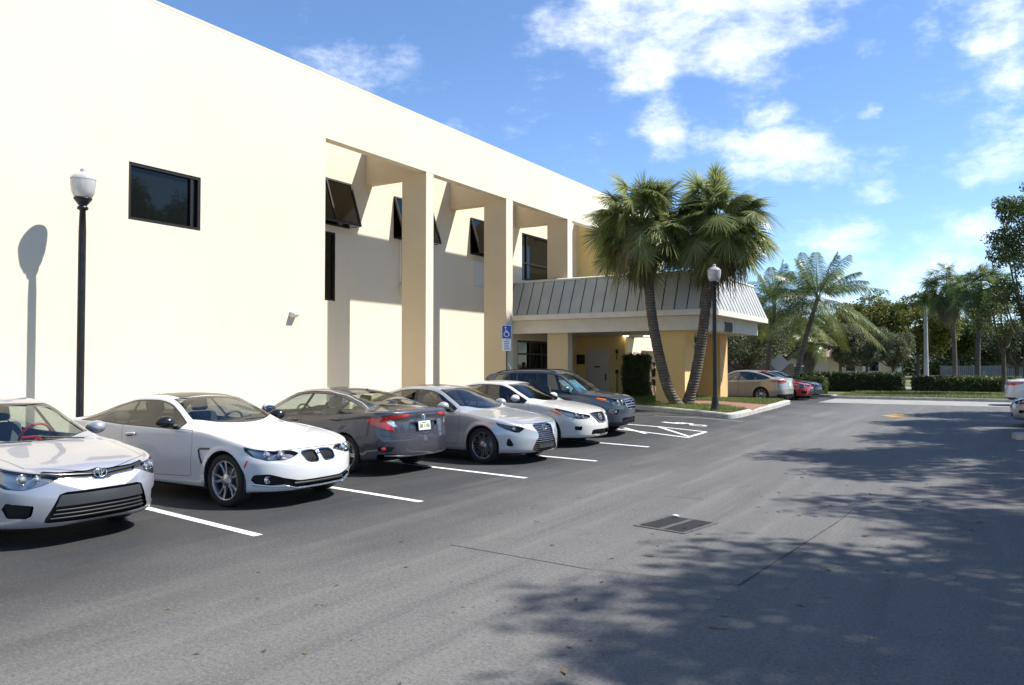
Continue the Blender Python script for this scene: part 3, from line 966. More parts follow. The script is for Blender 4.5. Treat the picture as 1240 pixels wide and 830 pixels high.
def axis(a, b, fine0, fine1, st, coarse):
    return list(np.linspace(a, fine0, int((fine0 - a) / coarse) + 2)[:-1]) + list(np.arange(fine0, fine1, st)) + list(np.linspace(fine1, b, int((b - fine1) / coarse) + 2))
def sheet(xs, ys, dz, name, m, mask=None):
    idx = {}; V = []; F = []
    for i, x in enumerate(xs):
        for j, y in enumerate(ys):
            idx[i, j] = len(V); V.append((x, y, G(x, y) + dz))
    for i in range(len(xs) - 1):
        for j in range(len(ys) - 1):
            F.append((idx[i, j], idx[i + 1, j], idx[i + 1, j + 1], idx[i, j + 1]))
    o = np_mesh(name, np.array(V), np.array(F), m, smooth=True)
    return tag(o, kind='structure')
sheet(axis(-600, 600, -22, 8, .5, 26), axis(-120, 900, 8, 44, .5, 16), 0, 'asphalt_ground', MT['asphalt'])

def band(p0, p1, w, name, m, dz=.004, n=None):
    """a flat strip painted on the ground between two points"""
    p0 = Vector(p0[:2]); p1 = Vector(p1[:2]); L = (p1 - p0).length; n = n or max(2, int(L / .35))
    d = (p1 - p0).normalized(); s = Vector((-d.y, d.x)) * w / 2
    V = []; F = []
    for i in range(n + 1):
        p = p0 + (p1 - p0) * i / n
        for q in (p + s, p - s): V.append((q.x, q.y, G(q.x, q.y) + dz))
    for i in range(n): F.append((2 * i, 2 * i + 1, 2 * i + 3, 2 * i + 2))
    mb = MB().add(V, F)
    return mb.build(name, m)
LINE_DIR = Vector((math.cos(R(-7.5)), math.sin(R(-7.5))))
ends = [at_ground(313, 649), at_ground(510, 608), at_ground(637, 579.3), at_ground(722.7, 558.8), at_ground(786, 541.7)]
LINES = []
for e in ends:
    e2 = Vector((e.x, e.y)); st = e2 - LINE_DIR * 5.6
    LINES.append(e2)
    tag(band(st, e2, .11, 'bay_line', MT['white_line']), kind='structure')
for k_ in (1, 2):
    e2 = LINES[0] + (LINES[0] - LINES[1]) * k_; tag(band(e2 - LINE_DIR * 5.6, e2, .11, 'bay_line', MT['white_line']), kind='structure')
a0, a1 = at_ground(680, 512.5), at_ground(832, 530.2)
b0, b1 = at_ground(715, 510.5), at_ground(855, 523.4)
for p, q in ((a0, a1), (b0, b1), (a1, b1), (at_ground(798, 517.5), at_ground(833, 528.5)), (at_ground(756, 518.5), at_ground(782, 525.5)), (at_ground(720, 513), at_ground(745, 518.5))):
    tag(band(p, q, .10, 'aisle_line', MT['white_line'], .0045), kind='structure')
tag(band(at_ground(792, 503.8), at_ground(900, 511), .10, 'bay_line', MT['faint_line'], .0045), kind='structure')
# wheelchair symbol on the ground
mb = MB(); c = at_ground(830, 513.6); u = Vector((.96, -.28)) * .74; v = Vector((.28, .96)) * .50
def ring2(cx, cy, r0, r1, a0, a1, n=18):
    V = []; F = []
    for i in range(n + 1):
        a = a0 + (a1 - a0) * i / n
        for r in (r0, r1):
            q = Vector((c.x, c.y)) + u * (cx + r * math.cos(a)) + v * (cy + r * math.sin(a)); V.append((q.x, q.y, G(q.x, q.y) + .004))
    for i in range(n): F.append((2 * i, 2 * i + 1, 2 * i + 3, 2 * i + 2))
    mb.add(V, F)
ring2(.55, 0, .22, .36, 0, 2 * pi)
def bar2(x0, y0, x1, y1, w):
    p = Vector((c.x, c.y)) + u * x0 + v * y0; q = Vector((c.x, c.y)) + u * x1 + v * y1; d = (q - p).normalized(); s = Vector((-d.y, d.x)) * w / 2
    mb.add([(r.x, r.y, G(r.x, r.y) + .0048) for r in (p + s, p - s, q - s, q + s)], [(0, 1, 2, 3)])
bar2(.2, .3, -.35, .25, .14); bar2(-.35, .25, -.45, -.2, .14); bar2(-.2, -.2, -.95, -.15, .16); bar2(-.1, .25, -.1, -.25, .12)
tag(mb.build('wheelchair_symbol', MT['white_line']), kind='structure')
for q in ((1070, 503.6, 1095, 502.2), (1076, 505.2, 1100, 503.8)):
    tag(band(at_ground(q[0], q[1]), at_ground(q[2], q[3]), .22, 'road_marking', MT['yellow_line']), kind='structure')
for a, b, w in (((545, 660), (712, 689.5), .011), ((712, 689.5), (895, 709), .005), ((895, 709), (1015, 632), .016), ((1015, 632), (1040, 612), .010), ((805, 601), (852, 605), .012)):
    tag(band(at_ground(*a), at_ground(*b), w, 'asphalt_joint', MT['tar'], .003), kind='structure')
# far road across the end of the lot
mb = MB(); mb.box(-7.0, 70, 37.9, 42.55, -.3, .004); tag(mb.build('cross_road', MT['road_pale']), kind='structure')
for q in ((-7.0, 70, 42.55, 42.8), (-7.25, -7.0, 42.55, 44.2), (-70, -7.25, 43.95, 44.2)):
    mb = MB(); mb.box(q[0], q[1], q[2], q[3], -.3, .14); tag(mb.build('kerb', MT['kerb']), kind='structure')
mb = MB(); mb.box(-7.0, 70, 42.8, 44.2, -.3, .10); mb.box(-70, 70, 44.201, 58.5, -.3, .10); tag(mb.build('verge', MT['soil']), kind='structure')
mb = MB(); mb.box(-90, 90, 58.5, 66, -.3, .03); tag(mb.build('far_road', MT['road_pale']), kind='structure')
mb = MB(); mb.box(-160, 160, 66, 200, -.3, .08); tag(mb.build('far_lawn', MT['soil']), kind='structure')

# island in front of the entrance: kerb, lawn and brick path
kp = [(-14.1, 27.3)] + [tuple(at_ground(*p)[:2]) for p in ((784, 497.3), (830, 502), (868, 506), (884, 507.2), (896, 506), (908, 503), (925, 498.5), (945, 493.3), (957, 489.6))]
def smooth_line(pts, n=6):
    P = [Vector(p) for p in pts]; out = []
    for i in range(len(P) - 1):
        p0 = P[max(i - 1, 0)]; p1 = P[i]; p2 = P[i + 1]; p3 = P[min(i + 2, len(P) - 1)]
        for k in range(n):
            q = k / n
            out.append(.5 * ((2 * p1) + (p2 - p0) * q + (2 * p0 - 5 * p1 + 4 * p2 - p3) * q * q + (3 * p1 - p0 - 3 * p2 + p3) * q ** 3))
    out.append(P[-1]); return out
KL = smooth_line(kp)
end = KL[-1]
KL = KL + [Vector((end.x - .5, end.y + .25)), Vector((end.x - 1.6, end.y + .4)), Vector((-14.1, end.y + .5))]
def offset_line(L, d):
    out = []
    for i, p in enumerate(L):
        tn = (L[min(i + 1, len(L) - 1)] - L[max(i - 1, 0)]).normalized(); out.append(p + Vector((-tn.y, tn.x)) * d)
    return out
KI = offset_line(KL, .17)
V = []; F = []
for p, q in zip(KL, KI):
    for r, h in ((p, -.25), (p, .12), (p * .8 + q * .2, .155), (q, .155), (q, -.1)):
        V.append((r.x, r.y, G(r.x, r.y) + h))
for i in range(len(KL) - 1):
    for k in range(4): F.append((5 * i + k, 5 * i + 5 + k, 5 * i + 6 + k, 5 * i + 1 + k))
tag(MB().add(V, F).build('kerb', MT['kerb'], recalc=True), kind='structure')
def lawn_z(x, y): return G(x, y) + .15
from mathutils.geometry import delaunay_2d_cdt
def fill(poly, dz, name, m, step=.6):
    """flat-ish surface filling an outline and following the ground"""
    pts = [Vector((p.x, p.y)) for p in poly]; n = len(pts)
    def inside(x, y):
        r = False
        for i in range(n):
            a, b = pts[i], pts[i - 1]
            if (a.y > y) != (b.y > y) and x < (b.x - a.x) * (y - a.y) / (b.y - a.y) + a.x: r = not r
        return r
    xs = [p.x for p in pts]; ys = [p.y for p in pts]; ex = []
    x = min(xs) + step / 2
    while x < max(xs):
        y = min(ys) + step / 2
        while y < max(ys):
            if inside(x, y): ex.append(Vector((x, y)))
            y += step
        x += step
    v, e, f, *_ = delaunay_2d_cdt(pts + ex, [], [list(range(n))], 1, 1e-5)
    mb = MB().add([(p.x, p.y, G(p.x, p.y) + dz) for p in v], [tuple(q) for q in f])
    o = mb.build(name, m, recalc=True)
    me = o.data
    if sum(p.normal.z for p in me.polygons) < 0: me.flip_normals()
    return tag(o, kind='structure'), inside
_, in_island = fill(KI, .15, 'lawn', MT['soil'])
bp = [at_ground(*p, .16) for p in ((800, 488.4), (872, 490.5), (911, 496.2), (921, 493.2), (931, 490.3), (900, 488.2), (876, 486.2), (800, 484))]
_, in_brick = fill([Vector((p.x, p.y)) for p in bp], .158, 'brick_path', MT['brick'])
# pavement along the building and its kerb
mb = MB(); V = []; F = []
ys = np.arange(-8, 27.4, .8)
for y in ys:
    for x, h in ((-14.45, .14), (-12.75, .14), (-12.70, .11), (-12.70, -.2)): V.append((x, y, G(x, y) + h))
for i in range(len(ys) - 1):
    for k in range(3): F.append((4 * i + k, 4 * i + 1 + k, 4 * i + 5 + k, 4 * i + 4 + k))
tag(mb.add(V, F).build('pavement', MT['concrete']), kind='structure')
V = []; F = []; ys = np.arange(-8, 44, 1.)
for y in ys:
    for x in (-17.2, -14.4): V.append((x, y, G(x, y) + .145))
for i in range(len(ys) - 1): F.append((2 * i, 2 * i + 1, 2 * i + 3, 2 * i + 2))
tag(MB().add(V, F).build('pavement', MT['concrete']), kind='structure')
# island at the right edge with its kerb nose
q0 = at_ground(1225, 531)
nose = [Vector((q0.x + x, q0.y + y)) for x, y in ((0, 0), (.1, -.35), (.5, -.6), (1.2, -.7), (4.5, -.9), (4.5, .9), (1.2, .7), (.5, .55), (.1, .3))]
fill(nose, .13, 'kerb_island', MT['kerb'])
o = MB(); V = [(p.x, p.y, -.1) for p in nose] + [(p.x, p.y, .13) for p in nose]; n = len(nose)
tag(o.add(V, [(i, (i + 1) % n, n + (i + 1) % n, n + i) for i in range(n)]).build('kerb', MT['kerb'], recalc=True), kind='structure')
fill([Vector((q0.x + x, q0.y + y)) for x, y in ((.45, -.3), (1.2, -.45), (4.3, -.6), (4.3, .6), (1.2, .45), (.45, .25))], .15, 'lawn', MT['soil'], .4)
for e in ((1232, 545.5, 1275, 548.5),):
    tag(band(at_ground(e[0], e[1]), at_ground(e[2], e[3]), .12, 'bay_line', MT['white_line'], .0045), kind='structure')

# grass blades
def blades(spots, h0, h1, w, name, m, lean=.5):
    n = len(spots); P = np.array(spots)
    az = rng.uniform(0, 2 * pi, n); h = rng.uniform(h0, h1, n); d = np.stack([np.cos(az), np.sin(az), np.zeros(n)], -1)
    s = np.stack([-np.sin(az), np.cos(az), np.zeros(n)], -1) * w
    up = np.array([0, 0, 1.])
    tip = P + up * h[:, None] + d * (h * rng.uniform(.2, lean + .3, n))[:, None]
    md = P + up * (h * .55)[:, None] + d * (h * .15)[:, None]
    V = np.stack([P - s, P + s, md + s * .7, md - s * .7, tip], 1).reshape(-1, 3)
    b = np.arange(n)[:, None] * 5
    F = np.concatenate([b + [0, 1, 2], b + [0, 2, 3], b + [3, 2, 4]], 0)
    return tag(np_mesh(name, V, F, m, smooth=False), kind='stuff')
def leaf_mat(name, c0, c1, c2=None, trans=.35, scale=.8, rough=.55):
    m = bpy.data.materials.new(name); m.use_nodes = True
    t = NT(m)
    g = t.n('ShaderNodeNewGeometry')
    cc = t.ramp(g.outputs['Random Per Island'], [(0, c0), (.6, c1), (1, c2 or c1)])
    cc = t.mix(t.maprange(t.noise(scale, 3), .35, .65, 0, .55), cc, c0)
    t.col(cc); t.b.inputs['Roughness'].default_value = rough; t.b.inputs['Specular IOR Level'].default_value = .35
    tr = t.n('ShaderNodeBsdfTranslucent'); t.l(cc, tr.inputs['Color'])
    mx = t.n('ShaderNodeMixShader'); mx.inputs[0].default_value = trans
    out = [n for n in m.node_tree.nodes if n.type == 'OUTPUT_MATERIAL'][0]
    t.l(t.b.outputs[0], mx.inputs[1]); t.l(tr.outputs[0], mx.inputs[2]); t.l(mx.outputs[0], out.inputs['Surface'])
    return m
MT['grass'] = leaf_mat('grass_blade', (.10, .14, .03), (.17, .22, .05), (.24, .24, .10), .4, .6)
sp_ = []
xs = [p.x for p in KI]; ys = [p.y for p in KI]
while len(sp_) < 26000:
    x = random.uniform(min(xs), max(xs)); y = random.uniform(min(ys), max(ys))
    if in_island(x, y) and not in_brick(x, y): sp_.append((x, y, G(x, y) + .148))
blades(sp_, .03, .11, .006, 'lawn_grass', MT['grass'])
sp_ = [(random.uniform(-7, 8), 42.85 + 8 * random.random() ** 1.4, .10) for _ in range(26000)]
blades(sp_, .05, .16, .014, 'verge_grass', MT['grass'])
# fallen leaves and grit on the lane
V = []; F = []
def litter(x, y, s):
    a = random.uniform(0, 2 * pi); c_, s_ = math.cos(a), math.sin(a); b = len(V); z = G(x, y) + .006
    for px_, py_, pz in ((-1, 0, .1), (0, -.42, .0), (1.1, 0, .35), (0, .42, .25)):
        V.append((x + (px_ * c_ - py_ * s_) * s, y + (px_ * s_ + py_ * c_) * s, z + pz * s * random.uniform(.3, 1)))
    F.append((b, b + 1, b + 2)); F.append((b, b + 2, b + 3))
for _ in range(420):
    x = random.uniform(-6.3, 1.5); y = random.uniform(3, 34); litter(x, y, random.uniform(.010, .034))
for _ in range(140):
    litter(random.uniform(-7, -3), random.uniform(4.5, 13), random.uniform(.008, .02))
for _ in range(46):
    litter(random.uniform(-3.2, .6), random.uniform(3.6, 14), random.uniform(.034, .055))
MT['litter'] = leaf_mat('fallen_leaf', (.06, .04, .02), (.16, .09, .04), (.30, .22, .12), .1)
tag(np_mesh('leaf_litter', np.array(V), np.array(F), MT['litter'], smooth=False), kind='stuff')

# ------------------------------------------------------------------ storm drain
dr = [at_ground(*p) for p in ((766, 637), (808, 625.3), (872, 633.2), (831, 647.5))]
c = sum(dr, Vector()) / 4
e1 = (dr[2] - dr[1]).normalized(); 
drain = empty('storm_drain', (c.x, c.y, 0), math.atan2(dr[0].y - dr[1].y, dr[0].x - dr[1].x), 'black iron storm drain with two slotted grates set in the asphalt lane', 'drain')
hw, hl = .27, .335
MT['iron'] = noisy('cast_iron', (.012, .012, .013), (.035, .033, .03), 12, .6, .2, 80, .002)
MT['iron_pale'] = noisy('worn_iron', (.06, .06, .06), (.11, .107, .10), 12, .6, .2, 80, .002)
f = MB()
for x0, x1, y0, y1 in ((-hl - .05, hl + .05, -hw - .05, -hw), (-hl - .05, hl + .05, hw, hw + .05), (-hl - .05, -hl, -hw, hw), (hl, hl + .05, -hw, hw)): f.box(x0, x1, y0, y1, -.02, .008)
f.build('frame', MT['iron_pale'], drain)
MB().box(-hl, hl, -.03, .03, -.02, .007).build('centre_bar', MT['iron_pale'], drain)
MB().box(-hl, hl, -hw, hw, .0045, .0055).build('pit', MT['dark'], drain)
for s0 in (-1, 1):
    g = MB()
    for k in range(15):
        x = -hl + .03 + k * (2 * hl - .06) / 14
        g.box(x - .007, x + .007, min(s0 * .03, s0 * hw), max(s0 * .03, s0 * hw), .0056, .0068)
    g.build('grate', MT['iron'], drain)
p = at_ground(818, 627); mb = MB(); mb.ball((0, 0, 0), .045, .025, .014, 10, 6); o = mb.build('paper_scrap', MT['white']); o.location = (p.x, p.y, .022); tag(o, 'crumpled white scrap of paper at the edge of the storm drain', 'litter')

# ================================================================== office building
MT['stucco'] = mat('cream_stucco', (.74, .655, .51), .92, spec=.2)
t = NT(MT['stucco'])
cst = t.ramp(t.noise(.25, 6), [(.25, (.68, .60, .455)), (.75, (.74, .66, .515))])
cst = t.mix(t.maprange(t.noise(1.2, 5, .6, stretch=(1, 1, .12)), .55, .8, 0, .25), cst, (.61, .53, .40))
t.col(cst); t.bump(t.math('ADD', t.noise(90., 3), t.math('MULTIPLY', t.noise(6., 4), .8)), .35, .006)
MT['stucco_tan'] = mat('yellow_stucco', (.70, .53, .24), .92, spec=.2)
t = NT(MT['stucco_tan']); t.col(t.ramp(t.noise(.6, 6), [(.25, (.64, .48, .21)), (.75, (.73, .56, .27))])); t.bump(t.noise(90., 3), .3, .006)
MT['stucco_orange'] = noisy('orange_stucco', (.64, .40, .18), (.70, .45, .215), .8, .92, .3, 90, .006, .2)
MT['stucco_shade'] = mat('shaded_stucco', (.62, .49, .29), .92, spec=.2)  # deeper tan puts the shade into column sides and cross beams
t = NT(MT['stucco_shade']); t.col(t.ramp(t.noise(.6, 6), [(.25, (.57, .46, .295)), (.75, (.64, .525, .345))])); t.bump(t.noise(90., 3), .3, .006)
MT['bronze'] = mat('bronze_frame', (.018, .015, .014), .45, .3)
MT['win_dark'] = mat('dark_window_glass', (.007, .009, .008), .03, spec=.30)
MT['sash_glass'] = glass_mat('sash_glass', (.10, .105, .105))
MT['room'] = mat('dark_room', (.02, .022, .022), .9)
MT['trim_white'] = noisy('painted_fascia', (.60, .57, .50), (.68, .655, .58), 2., .7, .1, 60, .003)
MT['metal_roof'] = mat('standing_seam_metal', (.40, .415, .395), .5, .12)
t = NT(MT['metal_roof']); t.col(t.ramp(t.noise(1.5, 5), [(.3, (.365, .38, .36)), (.7, (.45, .465, .44))]))
MT['seam'] = mat('roof_seam', (.055, .06, .06), .5, .4)
MT['soffit'] = noisy('soffit_paint', (.62, .60, .55), (.68, .66, .60), 2, .85, 0)
MT['door_grey'] = noisy('door_paint', (.50, .48, .44), (.55, .53, .49), 3, .6, 0)
MT['downlight'] = mat('downlight', (1, .9, .7), .5)
MT['downlight'].node_tree.nodes['Principled BSDF'].inputs['Emission Color'].default_value = (1, .85, .6, 1)
MT['downlight'].node_tree.nodes['Principled BSDF'].inputs['Emission Strength'].default_value = 6
WX, BX, TOP, HB, WT = -14.4, -16.85, 9.1, 7.52, .28
bld = empty('office_building', (WX, 14, 0), 0, 'long cream stucco office building with a deep column recess and flat parapet', 'building')
def bpart(mb, name, m, parent=bld):
    mb.v = [(x - WX, y - 14, z) for x, y, z in mb.v]
    return mb.build(name, m, parent)
C0 = 14.24
# front wall with its window opening
wy0, wy1, wz0, wz1 = 8.97, 10.60, 4.62, 5.76
w = MB()
w.box(WX - WT, WX, -14, wy0, -.3, TOP); w.box(WX - WT, WX, wy1, C0, -.3, TOP)
w.box(WX - WT, WX, wy0, wy1, -.3, wz0); w.box(WX - WT, WX, wy0, wy1, wz1, TOP)
w.box(WX - 30, WX - WT, -14, -13.7, -.3, TOP)
w.box(BX, WX - WT, C0 - .25, C0 - .003, -.3, TOP)
front_wall = bpart(w, 'wall', MT['stucco'])
w = MB(); w.box(WX - WT, WX, C0, 33.0, HB, TOP); bpart(w, 'header_beam', MT['stucco'])
w = MB()
dg0, dg1, dz1 = 27.6, 30.6, 2.75                  # glazed entrance doors in the recess
wA = (15.2, 17.1, 3.66, 5.72)                     # tall dark window
wB = (27.95, 30.4, 5.28, 7.28)
def wall_with_holes(mb, x0, x1, y0, y1, z0, z1, holes):
    """a wall along y with rectangular openings"""
    ys = sorted({y0, y1, *[h[0] for h in holes], *[h[1] for h in holes]})
    for a, b in zip(ys[:-1], ys[1:]):
        hs = sorted([(h[2], h[3]) for h in holes if h[0] <= a + 1e-6 and h[1] >= b - 1e-6])
        z = z0
        for p, q in hs + [(z1, z1)]:
            if p > z: mb.box(x0, x1, a, b, z, p)
            z = q
AW = [(15.6, 17.72), (19.75, 21.75), (24.17, 26.05)]
AZ0, AZ1 = 5.92, 7.28
wall_with_holes(w, BX - .3, BX, C0 - .25, 33.0, -.3, TOP, [(dg0, dg1, -.3, dz1), wA, wB] + [(a, b, AZ0, AZ1) for a, b in AW])
bpart(w, 'rear_wall', MT['stucco'])
w = MB(); w.box(BX - .3, WX, 33.0, 33.3, -.3, TOP)                        # end of the recess, facing us
bpart(w, 'end_wall', MT['stucco_tan'])
w = MB(); wall_with_holes(w, WX - WT, WX - .002, 33.3, 38, -.3, TOP, [(34.9, 36.9, -.3, 2.4)]); w.box(WX - 1.2, WX - WT, 36.9, 37.1, -.3, 2.7); w.box(WX - 1.2, WX - 1.0, 34.7, 36.9, -.3, 2.7)
w.box(WX - 12, WX - WT, 37.7, 38, -.3, TOP); bpart(w, 'far_wall', MT['stucco'])
w = MB(); w.box(WX - 30, WX - WT - .01, -13.69, 37.69, 8.3, 8.5) if False else None
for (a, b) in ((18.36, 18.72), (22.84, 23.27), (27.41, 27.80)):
    cb = MB().box(WX - .93, WX - .004, a, b, -.3, HB - .002); cb.m[-1] = 1      # sunlit street face keeps the wall cream; shade on the others is coloured in
    bpart(cb, 'column', [MT['stucco_shade'], MT['stucco']])
    bpart(MB().box(BX + .002, WX - WT - .002, a + .01, b - .01, 7.42, TOP - .35), 'cross_beam', MT['stucco_shade'])
# thin metal coping along the parapet
bpart(MB().box(WX - WT - .02, WX + .004, -14, 33.0, TOP + .002, TOP + .06), 'parapet_coping', MT['stucco'])
# windows
def window(x, y0, y1, z0, z1, bars=(), depth=.10, fr=.06, name='window', room=True):
    f = MB()
    for a, b, c_, d in ((y0, y1, z0, z0 + fr), (y0, y1, z1 - fr, z1), (y0, y0 + fr, z0 + fr, z1 - fr), (y1 - fr, y1, z0 + fr, z1 - fr)):
        f.box(x - depth, x + .015, a, b, c_, d)
    for kind, q in bars:
        if kind == 'v': f.box(x - depth * .7, x + .005, q - fr / 2, q + fr / 2, z0 + fr, z1 - fr)
        else: f.box(x - depth * .7, x + .004, y0 + fr, y1 - fr, q - fr / 2, q + fr / 2)
    fo = bpart(f, name, MT['bronze'])
    bpart(MB().box(x - depth * .6, x - depth * .5, y0 + fr, y1 - fr, z0 + fr, z1 - fr), 'pane', MT['win_dark'], fo)
    return fo
window(WX - .03, wy0, wy1, wz0, wz1, [('v', wy1 - .20)])
window(BX - .03, wA[0], wA[1], wA[2], wA[3], [('v', 16.2)])
window(BX - .03, wB[0], wB[1], wB[2], wB[3], [('v', wB[0] + .45), ('h', wB[2] + .75)])
for a, b in AW:
    f = window(BX - .05, a, b, AZ0, AZ1)
    # top-hung sash pushed out at its foot
    H = AZ1 - AZ0 + .06; an = math.atan2(.46, H)
    M = Matrix.Translation((BX + .01, 0, AZ1 + .02)) @ Matrix.Rotation(-an, 4, 'Y')
    s = MB()
    for y0, y1, z0, z1 in ((a, b, -.06, 0), (a, b, -H, -H + .06), (a, a + .06, -H + .06, -.06), (b - .06, b, -H + .06, -.06), ((a + b) / 2 - .03, (a + b) / 2 + .03, -H + .06, -.06)):
        s.box(-.02, .04, y0, y1, z0, z1, 0, M)
    so_ = bpart(s, 'sash', MT['bronze'], f)
    s = MB(); s.box(.005, .015, a + .06, b - .06, -H + .06, -.06, 0, M); bpart(s, 'sash_pane', MT['sash_glass'], f)
    for y in (a + .15, b - .15):
        s = MB(); s.tube([(BX, y, AZ0 + .05), (BX + .42, y, AZ0 + .0)], .014, 6); bpart(s, 'stay', MT['bronze'], f)
fo = MB(); wd = 24.35
for a, b, c_, d in ((wd, 25.75, 4.75, 4.79), (wd, 25.75, 5.66, 5.70), (wd, wd + .04, 4.79, 5.66), (25.71, 25.75, 4.79, 5.66)): fo.box(BX, BX + .03, a, b, c_, d)
fr_ = bpart(fo, 'blind_panel', MT['trim_white']); bpart(MB().box(BX, BX + .018, wd + .04, 25.71, 4.79, 5.66), 'panel_face', MT['trim_white'], fr_)
# glazed entrance
f = MB()
for y in (dg0, dg0 + 1.0, dg0 + 2.0, dg1 - .07): f.box(BX - .16, BX - .02, y, y + .07, .14, dz1)
f.box(BX - .16, BX - .02, dg0 + .07, dg1 - .07, dz1 - .08, dz1); f.box(BX - .15, BX - .03, dg0 + .07, dg1 - .07, 2.15, 2.22)
en = bpart(f, 'glazed_entrance', MT['bronze']); bpart(MB().box(BX - .10, BX - .09, dg0, dg1, .14, dz1), 'pane', MT['win_dark'], en)
# grey service door in the end wall
d = MB(); d.rbox(-16.32, -15.24, 32.94, 32.998, .15, 2.36, .01); dd = bpart(d, 'door', MT['door_grey'])
h = MB(); h.rbox(-15.36, -15.31, 32.89, 32.95, 1.0, 1.30, .01); bpart(h, 'handle', MT['bronze'], dd)
h = MB(); h.box(-15.93, -15.62, 32.925, 32.938, 1.60, 1.66); bpart(h, 'door_plate', MT['bronze'], dd)
f = MB(); f.box(-16.39, -16.325, 32.92, 32.996, .145, 2.43); f.box(-15.235, -15.17, 32.92, 32.996, .145, 2.43); f.box(-16.325, -15.235, 32.92, 32.996, 2.365, 2.43); bpart(f, 'door_frame', MT['door_grey'], dd)
f = MB(); f.rbox(-14.86, -14.72, 32.93, 32.998, 1.33, 1.50, .01); f.tube([(-14.79, 32.96, .15), (-14.79, 32.96, 1.36)], .022, 8); bpart(f, 'electric_box', MT['bronze'])
f = MB(); f.rbox(-14.85, -14.73, 32.93, 32.998, 2.25, 2.42, .01); f.tube([(-14.79, 32.96, 1.95), (-14.79, 32.96, 2.27)], .02, 8); bpart(f, 'wall_lantern', MT['bronze'])
f = MB(); f.rbox(-16.84, -16.45, 32.93, 32.998, 1.75, 2.2, .01); bpart(f, 'plaque', MT['bronze'])
# hose reel, pipe and lamp on the walls
f = MB(); 
for k in range(4): f.torus((BX + .06 + .022 * k, 20.2, 4.30), (1, 0, 0), .22 - .01 * (k % 2), .016, 28, 6)
bpart(f, 'hose_reel', mat('hose', (.55, .47, .30), .6))
f = MB(); f.tube([(BX + .04, 20.05, 4.5), (BX + .04, 20.05, 5.88)], .03, 8); bpart(f, 'pipe', MT['trim_white'])
f = MB(); f.prism([(WX, 3.04), (WX + .17, 3.00), (WX + .17, 2.96), (WX + .05, 2.90), (WX, 2.90)], 'y', 13.09, 13.27); bpart(f, 'wall_light', MT['trim_white'])

# ------------------------------------------------------------------ canopy over the entrance
CX0, CX1, CY0, CY1 = BX + .002, -8.72, 27.0, 34.1
BZ0, BZ1, GZ1, MZ1 = 2.99, 3.50, 3.70, 5.08
can = empty('entrance_canopy', (CX1, CY0, 0), 0, 'entrance canopy with a grey standing seam mansard roof and cream fascia on square columns', 'canopy')
def cpart(mb, name, m, parent=can):
    mb.v = [(x - CX1, y - CY0, z) for x, y, z in mb.v]
    return mb.build(name, m, parent, recalc=True)
f = MB(); f.box(CX0, CX1, CY0, CY0 + .3, BZ0, BZ1); f.box(CX1 - .3, CX1, CY0 + .3, CY1 - .3, BZ0, BZ1); f.box(WX + .02, CX1, CY1 - .3, CY1, BZ0, BZ1)
cpart(f, 'fascia_beam', MT['trim_white'])
f = MB(); f.box(CX0, CX1 - .3, CY0 + .3, 32.99, BZ0 + .06, BZ0 + .14); f.box(WX + .02, CX1 - .3, 32.99, CY1 - .3, BZ0 + .06, BZ0 + .14); cpart(f, 'soffit', MT['soffit'])
g = .42
f = MB(); f.box(CX0, CX1 + g, CY0 - g, CY0 + .2, BZ1 + .002, GZ1); f.box(CX1 - .2, CX1 + g, CY0 + .2, CY1 + .1, BZ1 + .002, GZ1)
cpart(f, 'gutter_fascia', MT['trim_white'])
A = [(CX0, CY0 - g + .03), (CX1 + g - .03, CY0 - g + .03), (CX1 + g - .03, CY1 + .1)]
I_ = .62
B = [(CX0, CY0 - g + I_), (CX1 + g - I_, CY0 - g + I_), (CX1 + g - I_, CY1 + .1)]
rz0, rz1 = GZ1 + .004, MZ1
mb = MB()
for k in (0, 1):
    mb.add([(*A[k], rz0), (*A[k + 1], rz0), (*B[k + 1], rz1), (*B[k], rz1)], [(0, 1, 2, 3)])
mb.add([(*B[0], rz1), (*B[1], rz1), (*B[2], rz1), (CX0 if False else WX + .05, CY1 + .1, rz1), (WX + .05, 33.31, rz1), (CX0, 33.31, rz1)], [(0, 1, 2, 3, 4, 5)])
mb.add([(*A[2], rz0), (*B[2], rz1), (WX + .05, CY1 + .1, rz1), (WX + .05, CY1 + .1, rz0)], [(0, 1, 2, 3)])
roof = cpart(mb, 'mansard_roof', MT['metal_roof'])
sm = MB()
def seam(p, q, w=.018, h=.04):
    p = Vector(p); q = Vector(q); sm.tube([p, q], [w, w], 5)
n = 18
for i in range(n + 1):
    x = CX0 + .1 + (A[1][0] - CX0 - .1) * i / n; top_x = min(x, B[1][0])
    tt = 1 if x <= B[1][0] else (A[1][0] - x) / (A[1][0] - B[1][0])
    seam((x, A[0][1], rz0 + .01), (x, A[0][1] + (B[0][1] - A[0][1]) * tt, rz0 + (rz1 - rz0) * tt))
n = 17
for i in range(1, n + 1):
    y = A[1][1] + (A[2][1] - A[1][1]) * i / n; tt = min(1, (y - A[1][1]) / I_)
    seam((A[1][0], y, rz0 + .01), (A[1][0] + (B[1][0] - A[1][0]) * tt, y, rz0 + (rz1 - rz0) * tt))
cpart(sm, 'standing_seam', MT['seam'], roof)
f = MB(); f.tube([(*B[0], rz1 + .02), (*B[1], rz1 + .02), (*B[2], rz1 + .02)], .05, 6); f.tube([(*A[1], rz0), (*B[1], rz1)], .035, 6); cpart(f, 'ridge_cap', MT['trim_white'], roof)
for x0, x1, y0, y1 in ((-10.72, -9.60, 27.35, 28.4), (-11.02, -10.02, 33.0, 34.05)):
    f = MB(); f.box(x0, x1, y0, y1, -.1, BZ0 + .058); cpart(f, 'column', MT['stucco_tan'] if y0 < 30 else MT['stucco_orange'])
